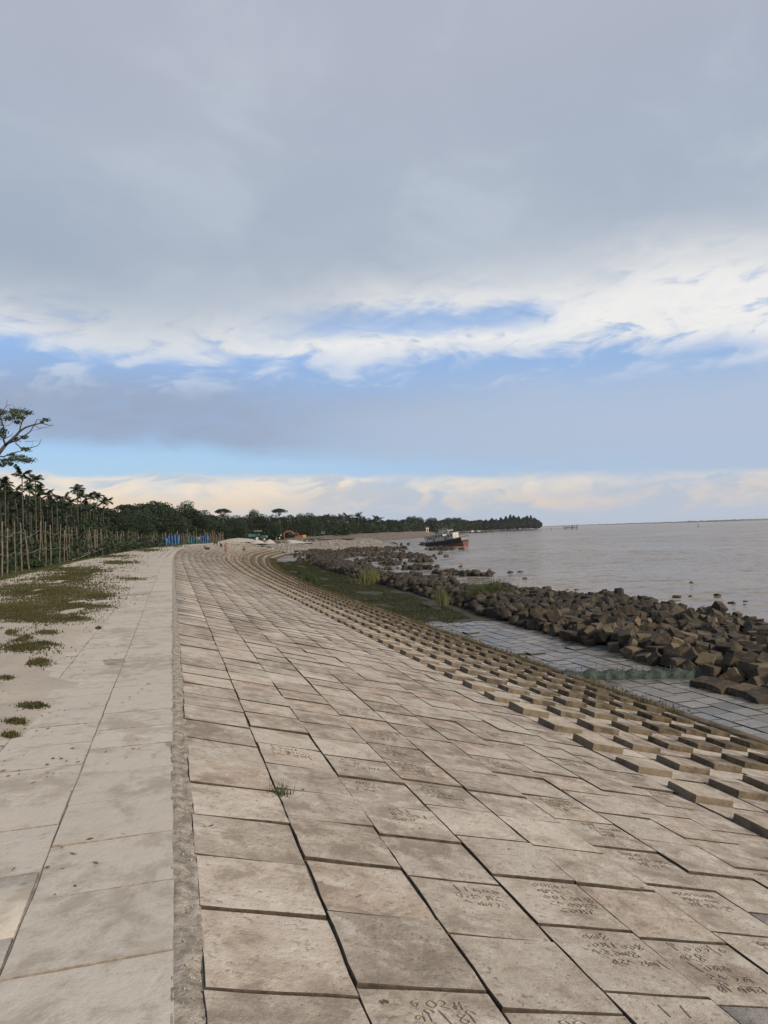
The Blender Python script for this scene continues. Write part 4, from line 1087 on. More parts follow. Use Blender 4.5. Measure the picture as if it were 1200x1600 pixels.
def mound(name, px, py, z, wpx, h, mat, label, cat, dist_w=1.0, seed=1, kind=None, group=None):
    c = at_z(px, py, z); d = proj(c)[2]; w = wpx * d / F_PX / 2; n = 28; m = 10; v = [(0, 0, h)]; f = []
    for j in range(1, m + 1):
        t = j / m
        for i in range(n):
            a = 2 * math.pi * i / n; rr = t * w * (1 + .22 * nz(math.cos(a) * 1.3, math.sin(a) * 1.3, 1, seed))
            zz = h * (math.cos(math.pi * t) * .5 + .5) ** 1.1 + h * .14 * nz(math.cos(a) * rr * .5, math.sin(a) * rr * .5, 1, seed + 3) * (1 - t) - .12 * t
            v.append((math.cos(a) * rr, math.sin(a) * rr * dist_w, zz))
    tri = [(0, 1 + i, 1 + (i + 1) % n, 1 + (i + 1) % n) for i in range(n)]
    me = bpy.data.meshes.new(name); ff = [(0, 1 + i, 1 + (i + 1) % n) for i in range(n)]
    for j in range(m - 1):
        for i in range(n): a = 1 + j * n + i; b = 1 + j * n + (i + 1) % n; ff.append((a, a + n, b + n, b))
    me.from_pydata(v, [], ff); me.update()
    for p in me.polygons: p.use_smooth = True
    o = link(name, me, mat); o.location = c
    if kind: return tag(o, kind=kind)
    return tag(o, label, cat, group)
mound('sand_heap', 372, 848, -.2, 118, 1.15, M['dune'], 'broad pale sand heap beyond the end of the paved slope', 'sand heap', .8, 1)
mound('gravel_heap', 402, 848.5, -.3, 36, .75, M['gravel'], 'grey gravel heap in front of the green tractor', 'gravel heap', 1, 2)
mound('gravel_heap', 421, 848.5, -.3, 26, .8, M['gravel'], 'smaller grey gravel heap right of the tractor', 'gravel heap', 1, 3)
mound('stone_heap', 455, 848.5, -.7, 60, .8, M['gravel'], 'white broken stone heap below the excavator', 'stone heap', 1, 4)
mound('stone_heap', 497, 847.5, -.9, 50, .9, M['gravel'], 'pale broken stone heap right of the excavator', 'stone heap', 1, 5)
mound('sandbar', 640, 839, -2.9, 120, .7, M['earth'], None, None, 1, 6, 'structure')
mound('mudbar', 575, 856, -2.85, 130, .35, M['mud'], None, None, .35, 7, 'structure')
mound('mudbar', 640, 869.5, -2.85, 90, .25, M['mud'], None, None, .3, 8, 'structure')
M['stone'] = plain('broken stone', (.21, .19, .165), .95, var=.5, scale=3.0)
def stones():                         # broken pale stone spilled over the bank below the machines
    r = random.Random(18); mats = []
    for _ in range(1900):
        s_ = 158 + 50 * r.random() ** 1.5; o = 12.5 * r.random() ** .8
        if nz(s_ * .25, o * .5, 1, 7) < -.1: continue
        q = P(s_, o); q.z = max(spill_z(s_, o), zs(o) if s_ < 168 else -9); k = r.uniform(.25, .8) * (1.5 if r.random() < .06 else 1)
        mats.append(Matrix.Translation(q + Vector((0, 0, .06 * k))) @ Euler((r.uniform(0, 6), r.uniform(0, 6), r.uniform(0, 6))).to_matrix().to_4x4() @ Matrix.Diagonal((k, k, k * .7, 1)))
    tag(merged('broken_stone', mats, FCUBES, M['stone'], None), 'pale broken stone spilled down the bank at the bend', 'stone')
stones()
def far_shore():
    r = random.Random(6); v = []; f = []; n = 240
    for i in range(n + 1):
        az = R(27.5 + 22 * i / n); D = 6400 + 900 * math.sin(i * .03); taper = min(1, i / 40 + .15)
        h = (7 + 5 * nz(i * .35, 1.1) + 3 * nz(i * 1.3, 4)) * taper * (1.0 if i < 120 else 1.2)
        for dz, dd in ((-3.2, 0), (h * .6, 6), (h, 25), (h * .8, 120), (-3.2, 140)):
            v.append((math.sin(az) * (D + dd), math.cos(az) * (D + dd), dz))
    for i in range(n):
        for j in range(4): a = i * 5 + j; f.append((a, a + 5, a + 6, a + 1))
    tag(link('far_shore', mesh_np('far_shore', v, f), M['leaf_shore']), kind='structure')
M['leaf_shore'] = plain('far tree line', (.04, .06, .035), .95, var=.4, scale=.01)
far_shore()

# ------------------------------------------------------------------ boats and things on the water
M['navy'] = plain('dark hull paint', (.018, .020, .030), .55, var=.5, scale=1.6)
M['redpaint'] = plain('red lead paint', (.12, .042, .028), .7, var=.35, scale=1.5)
M['whitepaint'] = plain('chalky white paint', (.42, .41, .39), .75, var=.3, scale=2.0)
M['greyhull'] = plain('grey bow paint', (.17, .16, .16), .7, var=.3, scale=1.2)
M['glass'] = plain('dark window', (.02, .022, .025), .2, var=.2)
M['steel'] = plain('rusty steel', (.12, .075, .05), .75, var=.45, scale=2)
M['wood'] = plain('old dark timber', (.075, .058, .042), .85, var=.4, scale=2)
M['concrete'] = plain('pale concrete post', (.46, .43, .38), .9, var=.2, scale=1)
def hull_loft(secs, z0f, z1f, cap=True):
    """secs: list of (x, half width bottom, half width top); returns MB of the closed band between two heights"""
    mb = MB(); n = len(secs); v = []
    for x, b, t in secs:
        z0, z1 = z0f(x), z1f(x)
        v += [(x, -b, z0), (x, -t, z1), (x, t, z1), (x, b, z0)]
    f = []
    for i in range(n - 1):
        a = i * 4; c = a + 4
        f += [(a, c, c + 1, a + 1), (a + 1, c + 1, c + 2, a + 2), (a + 2, c + 2, c + 3, a + 3), (a + 3, c + 3, c, a)]
    f += [(0, 1, 2, 3), ((n - 1) * 4 + 3, (n - 1) * 4 + 2, (n - 1) * 4 + 1, (n - 1) * 4)]
    return mb.add(v, f)
def wreck():
    q = at_z(699, 853.5, -2.72); root = empty('wrecked_boat', (q.x, q.y, -2.72))
    root.rotation_euler = Euler((R(5), R(-5.5), R(-62)), 'XYZ')
    S = [(-6, 1.3, 1.55), (-4.5, 1.55, 1.8), (0, 1.65, 1.9), (3.5, 1.6, 1.85), (5.2, 1.3, 1.75), (6.0, 1.05, 1.6)]
    S0 = [(x, b * .8, b) for x, b, t in S]
    hb = hull_loft(S0, lambda x: -.9 + .02 * x, lambda x: .45 + .0 * x).build('hull_bottom', M['redpaint'], root); hb['label'] = 'red lower hull showing at the lifted bow'
    hull = hull_loft(S, lambda x: .452, lambda x: 1.55 + .035 * max(0, x) ** 1.5 * .5).build('hull', M['navy'], root)
    MB().box((6.04, 0, 1.35), (.06, 3.05, .75)).build('bow_plate', M['greyhull'], hull)
    MB().box((6.03, 0, .25), (.06, 2.2, .55)).build('bow_stain', M['redpaint'], hull)
    rail = MB()
    for sy in (-1, 1):
        rail.tube([(-5.9, sy * 1.55, 1.62), (0, sy * 1.88, 1.62), (5.8, sy * 1.6, 1.9)], .05, 5)
    rail.build('gunwale', M['greyhull'], hull)
    for x0, L, z1, w, nm in ((-4.7, 2.0, 1.7, 2.2, 3), (-1.2, 2.7, 2.0, 2.5, 3), (2.3, 2.0, 1.5, 2.3, 2)):
        cab = MB().box((x0, 0, 1.56 + z1 / 2), (L, w, z1), taper=.95).build('cabin', M['whitepaint'], root)
        MB().box((x0, 0, 1.56 + z1 + .05), (L + .35, w + .3, .09)).build('cabin_roof', M['whitepaint'], cab)
        for k in range(nm):
            xx = x0 - L / 2 + L * (k + .5) / nm
            for sy in (-1, 1):
                MB().box((xx, sy * w / 2 * .985, 1.56 + z1 * .62), (L / nm * .5, .05, z1 * .32)).build('window', M['glass'], cab)
    MB().box((.2, 0, 3.75), (3.2, 2.1, .08)).box((.2, 1.0, 3.95), (3.2, .04, .3)).box((.2, -1.0, 3.95), (3.2, .04, .3)).build('upper_deck', M['whitepaint'], root)
    rl = MB()
    for k in range(7):
        rl.tube([(-1.2 + k * .5, -1.02, 3.7), (-1.2 + k * .5, -1.02, 4.5)], .03, 4); rl.tube([(3.4 + k * .33, -1.45, 1.6), (3.4 + k * .33, -1.45, 2.5)], .03, 4)
    rl.tube([(-1.2, -1.02, 4.5), (1.8, -1.02, 4.5)], .03, 4).tube([(3.4, -1.45, 2.5), (5.4, -1.45, 2.55)], .03, 4).build('railing', M['whitepaint'], root)
    MB().tube([(-.6, 0, 3.7), (-.6, 0, 6.0)], .06, 6).tube([(-.9, 0, 5.2), (-.3, 0, 5.2)], .03, 5).build('mast', M['steel'], root)
    MB().tube([(-5.7, -1.1, 1.5), (-6.2, -1.1, 3.2)], .09, 6).tube([(-5.7, 1.1, 1.5), (-6.2, 1.1, 3.2)], .09, 6).tube([(-6.1, -1.2, 2.9), (-6.1, 1.2, 2.9)], .07, 6).build('stern_frame', M['steel'], root)
    for k in range(4):
        t = MB(); pts = [(-3 + k * 2.2 + .32 * math.cos(a), -1.98, 1.05 + .32 * math.sin(a)) for a in [i * math.pi / 6 for i in range(13)]]; t.tube(pts, .10, 6, False); t.build('tyre_fender', M['glass'], root, True)
    tag(root, 'grounded dark hulled boat with white cabins and red bow, listing in the bay', 'boat')
wreck()
def small_boat(L, W, hullm, cab=True):
    root = empty('moored_boat', (0, 0, 0)); k = L / 10
    S = [(-5 * k, .5 * W, .75 * W), (-2 * k, .75 * W, W), (2 * k, .75 * W, W), (4.2 * k, .35 * W, .55 * W), (5.2 * k, .04, .12)]
    hull_loft(S, lambda x: -.4, lambda x: .9 + .018 * x * x * (1.4 if x > 0 else .7)).build('hull', hullm, root)
    if cab:
        c = MB().box((-2.2 * k, 0, 1.6), (2.6 * k, 1.4 * W, 1.3)).build('cabin', M['whitepaint'], root); MB().box((-2.2 * k, 0, 2.3), (3.0 * k, 1.6 * W, .1)).build('cabin_roof', M['whitepaint'], c)
    MB().tube([(.6 * k, 0, .8), (.6 * k, 0, 4.4)], .08, 6).tube([(.6 * k, 0, 3.8), (3 * k, 0, 2.4)], .05, 5).build('mast', M['wood'], root)
    return root
mbp = [small_boat(10, 1.5, M['navy']), small_boat(12, 1.6, M['wood'], False)]
for i, (px, py, L, rz, p, lab) in enumerate([(700, 833.6, 1, .3, 1, 'long low dark boat moored just behind the wreck'), (722, 833.4, 1, .1, 1, 'low dark boat second from the wreck along the far bank'), (741, 832.6, .9, .4, 0, 'moored boat with a small white cabin along the far bank'),
                                              (752, 832.4, .9, -.1, 0, 'dark boat moored beside a white cabin boat, farther right'), (765, 831.6, .8, .2, 1, 'rightmost low boat moored under the far wood'), (655, 837.5, .75, .7, 0, 'dark beached boat beside the pale concrete frame'), (684, 834.6, 1.1, .2, 0, 'pale cabin boat lying left behind the wreck')]):
    q = at_z(px, py, -2.72); o = mbp[p] if i in (0, 2) else copy_tree(mbp[p]); o.location = (q.x, q.y, -2.72 + (.3 if i == 5 else 0)); o.rotation_euler = (0, 0, -.4 + rz); o.scale = (L * 1.1, L * 1.1, L * 1.1)
    tag(o, lab, 'boat', 'boats moored along the far bank')
def frame_gate():
    q = at_z(668, 837.6, -2.6); d = proj(q)[2]; s = d / F_PX; root = empty('concrete_gate', q, -.3)
    for sx in (-1, 1): MB().box((sx * 1.35 * s, 0, 6.4 * s), (1.1 * s, 1.1 * s, 12.8 * s)).build('post', M['concrete'], root)
    MB().box((0, 0, 12.3 * s), (4.6 * s, 1.3 * s, 1.6 * s)).build('beam', M['concrete'], root); MB().box((0, 0, 1.0 * s), (4.0 * s, 1.6 * s, 2.0 * s)).build('footing', M['concrete'], root)
    tag(root, 'pale concrete gate frame standing on the far shore behind the wreck', 'frame')
frame_gate()
def jetty(px0, px1, py, n, hpx, label, plat=True, seed=1):
    r = random.Random(seed); a, b = at_z(px0, py, -2.72), at_z(px1, py - (px1 - px0) * .03, -2.72); root = empty('ruined_jetty', a); s = proj(a)[2] / F_PX; d = b - a
    for i in range(n):
        t = (i + r.uniform(0, .6)) / n; c = d * t + Vector((r.uniform(-1, 1), r.uniform(-2, 2), 0)); h = hpx * s * r.uniform(.55, 1.05)
        MB().tube([(c.x, c.y, -1), (c.x + r.gauss(0, .1), c.y, h)], .32 * s, 5).build('pile', M['wood'], root)
    if plat:
        m = MB(); 
        for k in range(5): m.tube([(d * (k / 6)) + Vector((0, 0, 2.6 * s)), (d * ((k + 1.6) / 6.6)) + Vector((0, 0, 2.8 * s))], .4 * s, 5)
        m.build('beam', M['wood'], root)
    tag(root, label, 'jetty')
jetty(880, 904, 827.4, 16, 7.5, 'ruined jetty of dark piles off the wooded point')
jetty(846, 878, 828.2, 8, 3.0, 'row of broken pile stumps between the point and the ruined jetty', False, 3)
jetty(625, 652, 838.6, 30, 9, 'tangle of poles and driftwood on the far shore left of the frame', True, 5)
def buoy():
    q = at_z(1091, 822.5, -2.72); s = proj(q)[2] / F_PX; root = empty('buoy', q)
    MB().tube([(0, 0, -.6 * s), (0, 0, -.2 * s), (0, 0, .5 * s), (0, 0, .9 * s)], [.5 * s, 1.0 * s, 1.0 * s, .4 * s], 12).build('float', M['navy'], root, True)
    MB().tube([(0, 0, .8 * s), (0, 0, 3.0 * s)], [.3 * s, .22 * s], 8).build('mast', M['navy'], root, True); MB().box((0, 0, 3.2 * s), (.9 * s, .9 * s, .7 * s)).build('topmark', M['navy'], root)
    tag(root, 'small dark buoy far out on the open water', 'buoy')
buoy()

# ------------------------------------------------------------------ machines, nets and shed at the bend
M['green'] = plain('green machine paint', (.016, .085, .055), .5, var=.2, scale=1.5)
M['orange'] = plain('orange machine paint', (.20, .062, .03), .6, var=.2, scale=1.0)
M['yellow'] = plain('faded yellow paint', (.34, .22, .07), .6, var=.2)
M['rubber'] = plain('black rubber', (.02, .02, .02), .85, var=.3)
M['bluenet'] = plain('blue net sheet', (.028, .085, .20), .7, var=.35, scale=1.5, bumpd=.1)
M['tealnet'] = plain('teal net sheet', (.03, .11, .11), .7, var=.35, scale=1.5, bumpd=.1)
def wheel(mb_parent, c, r, w, hubm):
    t = MB().cyl(c, (0, 1, 0), r, w, 18).build('wheel', M['rubber'], mb_parent); MB().cyl(c, (0, 1, 0), r * .5, w + .04, 12).build('hub', hubm, t)
def tractor():
    q = at_d(408, 845.5, 186); root = empty('tractor', (q.x, q.y, q.z), R(-15)); root.scale = (1.15,) * 3
    for x, y, r, w in ((-.75, .62, .62, .34), (-.75, -.62, .62, .34), (.85, .5, .38, .22), (.85, -.5, .38, .22)): wheel(root, (x, y, r), r, w, M['whitepaint'])
    h = MB().box((.65, 0, 1.0), (1.3, .62, .55), taper=.92).build('hood', M['green'], root); MB().box((1.32, 0, 1.0), (.05, .5, .42)).build('grille', M['whitepaint'], h)
    MB().box((-.5, 0, .85), (1.1, .7, .4)).build('chassis', M['green'], root)
    for sy in (-1, 1): MB().box((-.75, sy * .62, 1.32), (1.2, .42, .08), (0, .05, 0)).build('fender', M['green'], root)
    MB().box((-.75, 0, 1.25), (.45, .5, .12)).box((-.95, 0, 1.5), (.1, .5, .5)).build('seat', M['rubber'], root)
    cn = MB().box((-.6, 0, 2.25), (1.5, 1.3, .08)).build('canopy', M['whitepaint'], root)
    for sx in (-1.2, 0): 
        for sy in (-.5, .5): MB().tube([(sx, sy, 1.1), (sx, sy, 2.22)], .035, 6).build('canopy_post', M['rubber'], root)
    MB().tube([(.1, 0, 1.2), (-.2, 0, 1.55)], .03, 6).build('steering_column', M['rubber'], root); MB().tube([(.9, .15, 1.25), (.9, .15, 1.9)], .04, 6).build('exhaust', M['rubber'], root)
    tag(root, 'small green tractor with white canopy among the gravel heaps', 'tractor')
    q = at_d(397, 845.5, 190); tr = empty('trailer', q, R(-15))
    MB().box((0, 0, 1.15), (2.6, 1.6, .12)).box((0, .8, 1.5), (2.6, .06, .7)).box((0, -.8, 1.5), (2.6, .06, .7)).box((-1.3, 0, 1.5), (.06, 1.6, .7)).box((1.3, 0, 1.5), (.06, 1.6, .7)).build('box', M['tealnet'], tr)
    for sy in (-.75, .75): wheel(tr, (-.3, sy, .45), .45, .25, M['steel'])
    MB().tube([(1.3, 0, .9), (2.3, 0, .7)], .06, 6).build('drawbar', M['steel'], tr); tag(tr, 'grey-green trailer left of the green tractor', 'trailer')
tractor()
def excavator():
    q = at_d(468, 845, 226); root = empty('excavator', (q.x, q.y, q.z - .2), R(165)); root.scale = (.92,) * 3
    for sy in (-1, 1):
        tr = MB().box((0, sy * 1.05, .42), (3.3, .5, .6)).cyl((1.65, sy * 1.05, .42), (0, 1, 0), .38, .5, 14).cyl((-1.65, sy * 1.05, .42), (0, 1, 0), .38, .5, 14).build('track', M['rubber'], root)
    MB().cyl((0, 0, .9), (0, 0, 1), .8, .3, 18).build('turntable', M['rubber'], root)
    b = MB().box((-.7, 0, 1.55), (2.6, 2.3, 1.0)).build('body', M['orange'], root); MB().box((-1.7, 0, 1.6), (.9, 2.34, 1.1)).build('counterweight', M['yellow'], b)
    c = MB().box((.75, .65, 2.0), (1.2, .95, 1.7), taper=.9).build('cab', M['orange'], root)
    for x, y, sx, sy in ((.75, 1.12, .8, .05), (1.33, .65, .05, .7)): MB().box((x, y, 2.3), (sx, sy, .8)).build('window', M['glass'], c)
    MB().tube([(.9, -.3, 1.6), (2.4, -.3, 3.2), (3.3, -.3, 3.55), (4.9, -.3, 3.1)], [.28, .3, .28, .2], 6).build('boom', M['orange'], root)
    MB().tube([(4.7, -.3, 3.4), (5.2, -.3, 2.4), (5.0, -.3, 1.2)], [.2, .2, .13], 6).build('stick', M['orange'], root)
    MB().tube([(1.2, -.3, 1.7), (2.9, -.3, 2.9)], .09, 6).tube([(3.0, -.3, 3.75), (4.7, -.3, 3.6)], .08, 6).build('ram', M['steel'], root)
    MB().box((4.8, -.3, .8), (.9, .9, .75), (0, .5, 0), taper=.7).build('bucket', M['steel'], root)
    tag(root, 'orange tracked excavator with lowered boom at the edge of the wood', 'excavator')
excavator()
def cloth(name, px0, px1, ptop, pbot, d, mat, label):
    a, b = at_d(px0, pbot, d), at_d(px1, pbot, d); h = (pbot - ptop) * d / F_PX; n = 22; m = 6; v = []; f = []; nr = random.Random(int(px0)); sd = (b - a).cross(Vector((0, 0, 1))).normalized()
    for side in (0, 1):
        for i in range(n + 1):
            for j in range(m + 1):
                t = i / n; q = (b - a) * t + sd * (.18 * math.sin(i * 1.1) + .1 * math.sin(i * 2.3 + j) + (.04 if side else 0)); v.append((q.x, q.y, h * j / m * (1 - .25 * abs(math.sin(i * .55)) * j / m)))
    N = (n + 1) * (m + 1)
    for i in range(n):
        for j in range(m):
            k = i * (m + 1) + j; f.append((k, k + m + 1, k + m + 2, k + 1)); f.append((N + k, N + k + 1, N + k + m + 2, N + k + m + 1))
    o = link(name, mesh_np(name, v, f, True), mat); o.location = (a.x, a.y, a.z); tag(o, label, 'net')
cloth('net_sheet', 263, 281, 833, 851, 138, M['bluenet'], 'bright blue net sheet hung on the far part of the fence')
cloth('net_sheet', 246, 262, 838, 852, 132, M['bluenet'], 'dull blue net stretched left of the bright blue sheet')
cloth('net_sheet', 294, 309, 836, 849, 152, M['tealnet'], 'teal net sheet bundled on the far fence')
cloth('net_sheet', 313, 326, 835, 848, 160, M['bluenet'], 'pale blue net between posts right of the teal sheet')
def far_fence():
    r = random.Random(91); a, b = at_d(242, 852.5, 133), at_d(350, 846, 185); root = empty('stake_fence', a)
    for i in range(46):
        t = (i + r.uniform(-.3, .3)) / 46; c = (b - a) * t; h = r.uniform(1.5, 2.6) * (1.25 if i % 6 == 0 else 1)
        MB().tube([(c.x, c.y, c.z - .3), (c.x + r.gauss(0, .1), c.y + r.gauss(0, .1), c.z + h)], r.uniform(.05, .09), 6).build('stake', M['bamboo'], root)
    tag(root, 'dense row of pale bamboo stakes at the far end of the fence', 'fence')
far_fence()
def shed():
    q = at_d(361, 842, 222); root = empty('shed', q, R(20)); root.scale = (.85,) * 3
    MB().box((0, 0, .85), (2.1, 1.6, 1.7)).build('wall', M['whitepaint'], root); MB().box((0, 0, 1.78), (2.5, 2.0, .12), (R(7), 0, 0)).build('roof', M['steel'], root)
    MB().box((.3, -.81, .7), (.6, .05, 1.3)).build('door', M['wood'], root); tag(root, 'small white shed beyond the sand heap', 'shed')
shed()

# ------------------------------------------------------------------ people and goats
M['skin'] = plain('brown skin', (.19, .105, .065), .6, var=.1)
M['hair'] = plain('black hair', (.012, .010, .009), .6, var=.2)
M['shirt_tan'] = plain('tan shirt cloth', (.13, .10, .07), .9, var=.15)
M['shirt_white'] = plain('white shirt cloth', (.62, .62, .60), .9, var=.1)
M['shirt_dark'] = plain('dark shirt cloth', (.05, .05, .06), .9, var=.2)
M['shirt_orange'] = plain('orange shirt cloth', (.48, .14, .05), .9, var=.15)
M['cloth_dark'] = plain('dark lower garment', (.045, .045, .055), .9, var=.25)
M['cloth_brown'] = plain('brown lower garment', (.16, .11, .07), .9, var=.2)
def skin_obj(name, chains, mat, parent, sub=1, root_i=0):
    """chains: list of lists of (x,y,z,r); chains share vertices that coincide"""
    idx = {}; V = []; Rr = []; E_ = []
    for ch in chains:
        prev = None
        for x, y, z, r in ch:
            k = (round(x, 4), round(y, 4), round(z, 4))
            if k not in idx: idx[k] = len(V); V.append((x, y, z)); Rr.append(r)
            if prev is not None and prev != idx[k]: E_.append((prev, idx[k]))
            prev = idx[k]
    me = bpy.data.meshes.new(name); me.from_pydata(V, E_, []); me.update()
    o = link(name, me, mat, parent); o.modifiers.new('skin', 'SKIN')
    if not me.skin_vertices: me.skin_vertices.new() if hasattr(me.skin_vertices, 'new') else None
    if me.skin_vertices:
        for i, sv in enumerate(me.skin_vertices[0].data): sv.radius = (Rr[i], Rr[i]); sv.use_root = (i == root_i)
    md = o.modifiers.new('sub', 'SUBSURF'); md.levels = sub; md.render_levels = sub
    o.modifiers['skin'].use_smooth_shade = True
    return o
def person(loc, h, rz, shirt, lower, label, pose='stand', group=None):
    root = empty('person', loc, rz); k = h / 1.7
    if pose == 'stand':
        pel = (0, 0, .92, .12); hips = [(-.09, 0, .86, .095), (.09, 0, .86, .095)]; kn = [(-.10, .03, .48, .065), (.10, -.03, .48, .065)]; an = [(-.10, -.05, .07, .042), (.10, .02, .07, .042)]; toe = [(-.11, .10, .03, .038), (.12, .17, .03, .038)]
        wa = (0, .0, 1.08, .115); chs = (0, -.01, 1.30, .135); nk = (0, .01, 1.46, .052); hd = [(0, .02, 1.56, .082), (0, .025, 1.66, .078)]
        sh = [(-.17, 0, 1.39, .062), (.17, 0, 1.39, .062)]; el = [(-.23, -.03, 1.12, .044), (.23, -.03, 1.12, .044)]; wr = [(-.22, .05, .88, .03), (.22, .08, .90, .03)]; hn = [(-.22, .07, .79, .036), (.21, .11, .81, .036)]
    else:                                                # squatting
        pel = (0, -.05, .28, .13); hips = [(-.10, -.03, .27, .10), (.10, -.03, .27, .10)]; kn = [(-.17, .30, .46, .07), (.17, .30, .46, .07)]; an = [(-.14, .10, .07, .045), (.14, .10, .07, .045)]; toe = [(-.16, .26, .03, .038), (.16, .26, .03, .038)]
        wa = (0, .0, .46, .12); chs = (0, .12, .66, .135); nk = (0, .18, .80, .052); hd = [(0, .22, .89, .082), (0, .24, .98, .078)]
        sh = [(-.17, .13, .74, .062), (.17, .13, .74, .062)]; el = [(-.21, .34, .55, .044), (.21, .34, .55, .044)]; wr = [(-.12, .46, .42, .03), (.12, .46, .42, .03)]; hn = [(-.07, .52, .38, .036), (.07, .52, .38, .036)]
    S = lambda q: (q[0] * k, q[1] * k, q[2] * k, q[3] * k)
    ch = [[pel, wa, chs, nk, *hd]]
    for i in (0, 1):
        ch.append([pel, hips[i], kn[i], an[i], toe[i]]); ch.append([chs, sh[i], el[i], wr[i], hn[i]])
        a = Vector(wr[i][:3]); b = Vector(hn[i][:3]); d = (b - a).normalized()
        for f in range(4):
            s0 = (f - 1.5) * .016; tip = b + d * (.065 + .01 * (1 - abs(f - 1.5))) + Vector((s0 * 1.2, .012, 0)); ch.append([hn[i], (b.x + s0, b.y + .008, b.z - .02, .013), (tip.x, tip.y, tip.z, .010)])
        ch.append([wr[i], (a.x - .02 * (1 if i else -1), a.y + .03, a.z - .045, .012)])
    skin_obj('body', [[S(q) for q in c] for c in ch], M['skin'], root)
    g = lambda q, f: (q[0] * k, q[1] * k, q[2] * k, q[3] * k * f)
    mid = [tuple((a + b) / 2 for a, b in zip(sh[i], el[i])) for i in (0, 1)]
    skin_obj('shirt', [[g(wa, 1.22), g(chs, 1.16), (nk[0] * k, nk[1] * k, (nk[2] - .05) * k, .07 * k)]] + [[g(chs, 1.16), g(sh[i], 1.3), g(mid[i], 1.5)] for i in (0, 1)], shirt, root)
    skin_obj('lower_garment', [[g(pel, 1.2), (wa[0] * k, wa[1] * k, wa[2] * k - .02, .13 * k)]] + [[g(pel, 1.2), g(hips[i], 1.25), g(kn[i], 1.5), tuple((a * .6 + b * .4) * k for a, b in zip(kn[i][:3], an[i][:3])) + (.085 * k,)] for i in (0, 1)], lower, root)
    hx, hy, hz, _ = hd[1]; skin_obj('hair', [[(hx * k, (hy - .03) * k, (hz - .01) * k, .078 * k), (hx * k, (hy - .005) * k, (hz + .035) * k, .066 * k)]], M['hair'], root)
    fc = MB()
    for sx in (-1, 1): fc.box((sx * .03 * k, (hd[0][1] + .078) * k, (hd[0][2] + .055) * k), (.022 * k, .012 * k, .012 * k)).box((sx * .085 * k, hd[0][1] * k, (hd[0][2] + .035) * k), (.02 * k, .03 * k, .05 * k))
    fc.box((0, (hd[0][1] + .09) * k, (hd[0][2] + .03) * k), (.022 * k, .03 * k, .04 * k)).box((0, (hd[0][1] + .078) * k, (hd[0][2] - .01) * k), (.045 * k, .012 * k, .01 * k)).build('face', M['skin'], root)
    tag(root, label, 'person', group)
q = P(110.5, 4.55, .0); person(q, 1.68, R(200), M['shirt_tan'], M['cloth_brown'], 'person in tan shirt standing at the top edge of the raised blocks')
q = P(139, 5.6, .02); person(q, 1.6, R(120), M['shirt_dark'], M['cloth_dark'], 'person in dark clothes squatting on the far raised blocks', 'squat')
q = at_d(411, 849, 176); person((q.x, q.y, q.z - .25), 1.65, R(60), M['shirt_dark'], M['cloth_dark'], 'person in dark clothes standing before the green tractor')
q = at_d(432, 847.5, 196); person((q.x, q.y, q.z - .1), 1.65, R(150), M['shirt_dark'], M['cloth_brown'], 'person in dark shirt standing left of a white-shirted person')
q = at_d(437, 847.5, 197); person((q.x, q.y, q.z - .1), 1.65, R(-120), M['shirt_white'], M['cloth_dark'], 'person in white shirt standing between tractor and excavator')
q = at_d(370, 842.3, 216); person((q.x, q.y, q.z - .1), 1.65, R(200), M['shirt_white'], M['cloth_dark'], 'person in white shirt standing beside the small shed')
q = at_d(311, 849.5, 151); person((q.x, q.y, q.z - .1), 1.65, R(180), M['shirt_orange'], M['cloth_dark'], 'person in orange shirt standing by the teal net')
q = at_d(254, 853, 131); person((q.x, q.y, q.z - .1), 1.65, R(180), M['shirt_orange'], M['cloth_brown'], 'person in orange top behind the dull blue net')
M['goat'] = plain('black goat coat', (.022, .020, .018), .85, var=.4, scale=8)
def goat(loc, rz, label, sc=1.0, lying=False):
    root = empty('goat', loc, rz); root.scale = (sc,) * 3; zb = .26 if lying else .48
    ch = [[(0, -.30, zb, .13), (0, -.05, zb - .01, .145), (0, .22, zb + .02, .14), (0, .38, zb + .16, .075), (0, .46, zb + .29, .065), (0, .56, zb + .26, .05), (0, .64, zb + .21, .032)], [(0, -.30, zb, .13), (0, -.42, zb + .08, .025), (0, -.46, zb + .15, .015)]]
    for sx in (-1, 1):
        if lying:
            ch += [[(0, .22, zb + .02, .14), (sx * .10, .25, .14, .05), (sx * .11, .40, .05, .028), (sx * .11, .26, .035, .024)], [(0, -.30, zb, .13), (sx * .13, -.22, .13, .065), (sx * .15, -.05, .06, .03), (sx * .15, -.22, .035, .025)]]
        else:
            ch += [[(0, .22, zb + .02, .14), (sx * .09, .24, .34, .05), (sx * .09, .25, .19, .028), (sx * .09, .24, .02, .022)], [(0, -.30, zb, .13), (sx * .10, -.27, .36, .065), (sx * .10, -.38, .20, .03), (sx * .10, -.34, .02, .022)]]
        ch.append([(0, .46, zb + .29, .065), (sx * .09, .44, zb + .29, .022), (sx * .14, .43, zb + .25, .014)])
    skin_obj('body', ch, M['goat'], root, root_i=0)
    for sx in (-1, 1): MB().tube([(sx * .03, .44, zb + .34), (sx * .04, .40, zb + .43), (sx * .055, .34, zb + .48)], [.016, .011, .004], 6).build('horn', M['steel'], root)
    tag(root, label, 'goat', 'goats on the far paving')
q = P(118, 2.2); goat((q.x, q.y, q.z), R(70), 'black goat lying lowest of three on the far paving', 1.0, True)
q = P(146, 1.0); goat((q.x, q.y, q.z), R(-60), 'black goat standing at the top left of three', 1.15)
q = P(140, 2.4); goat((q.x, q.y, q.z), R(20), 'black goat standing rightmost of three on the far paving', 1.05)

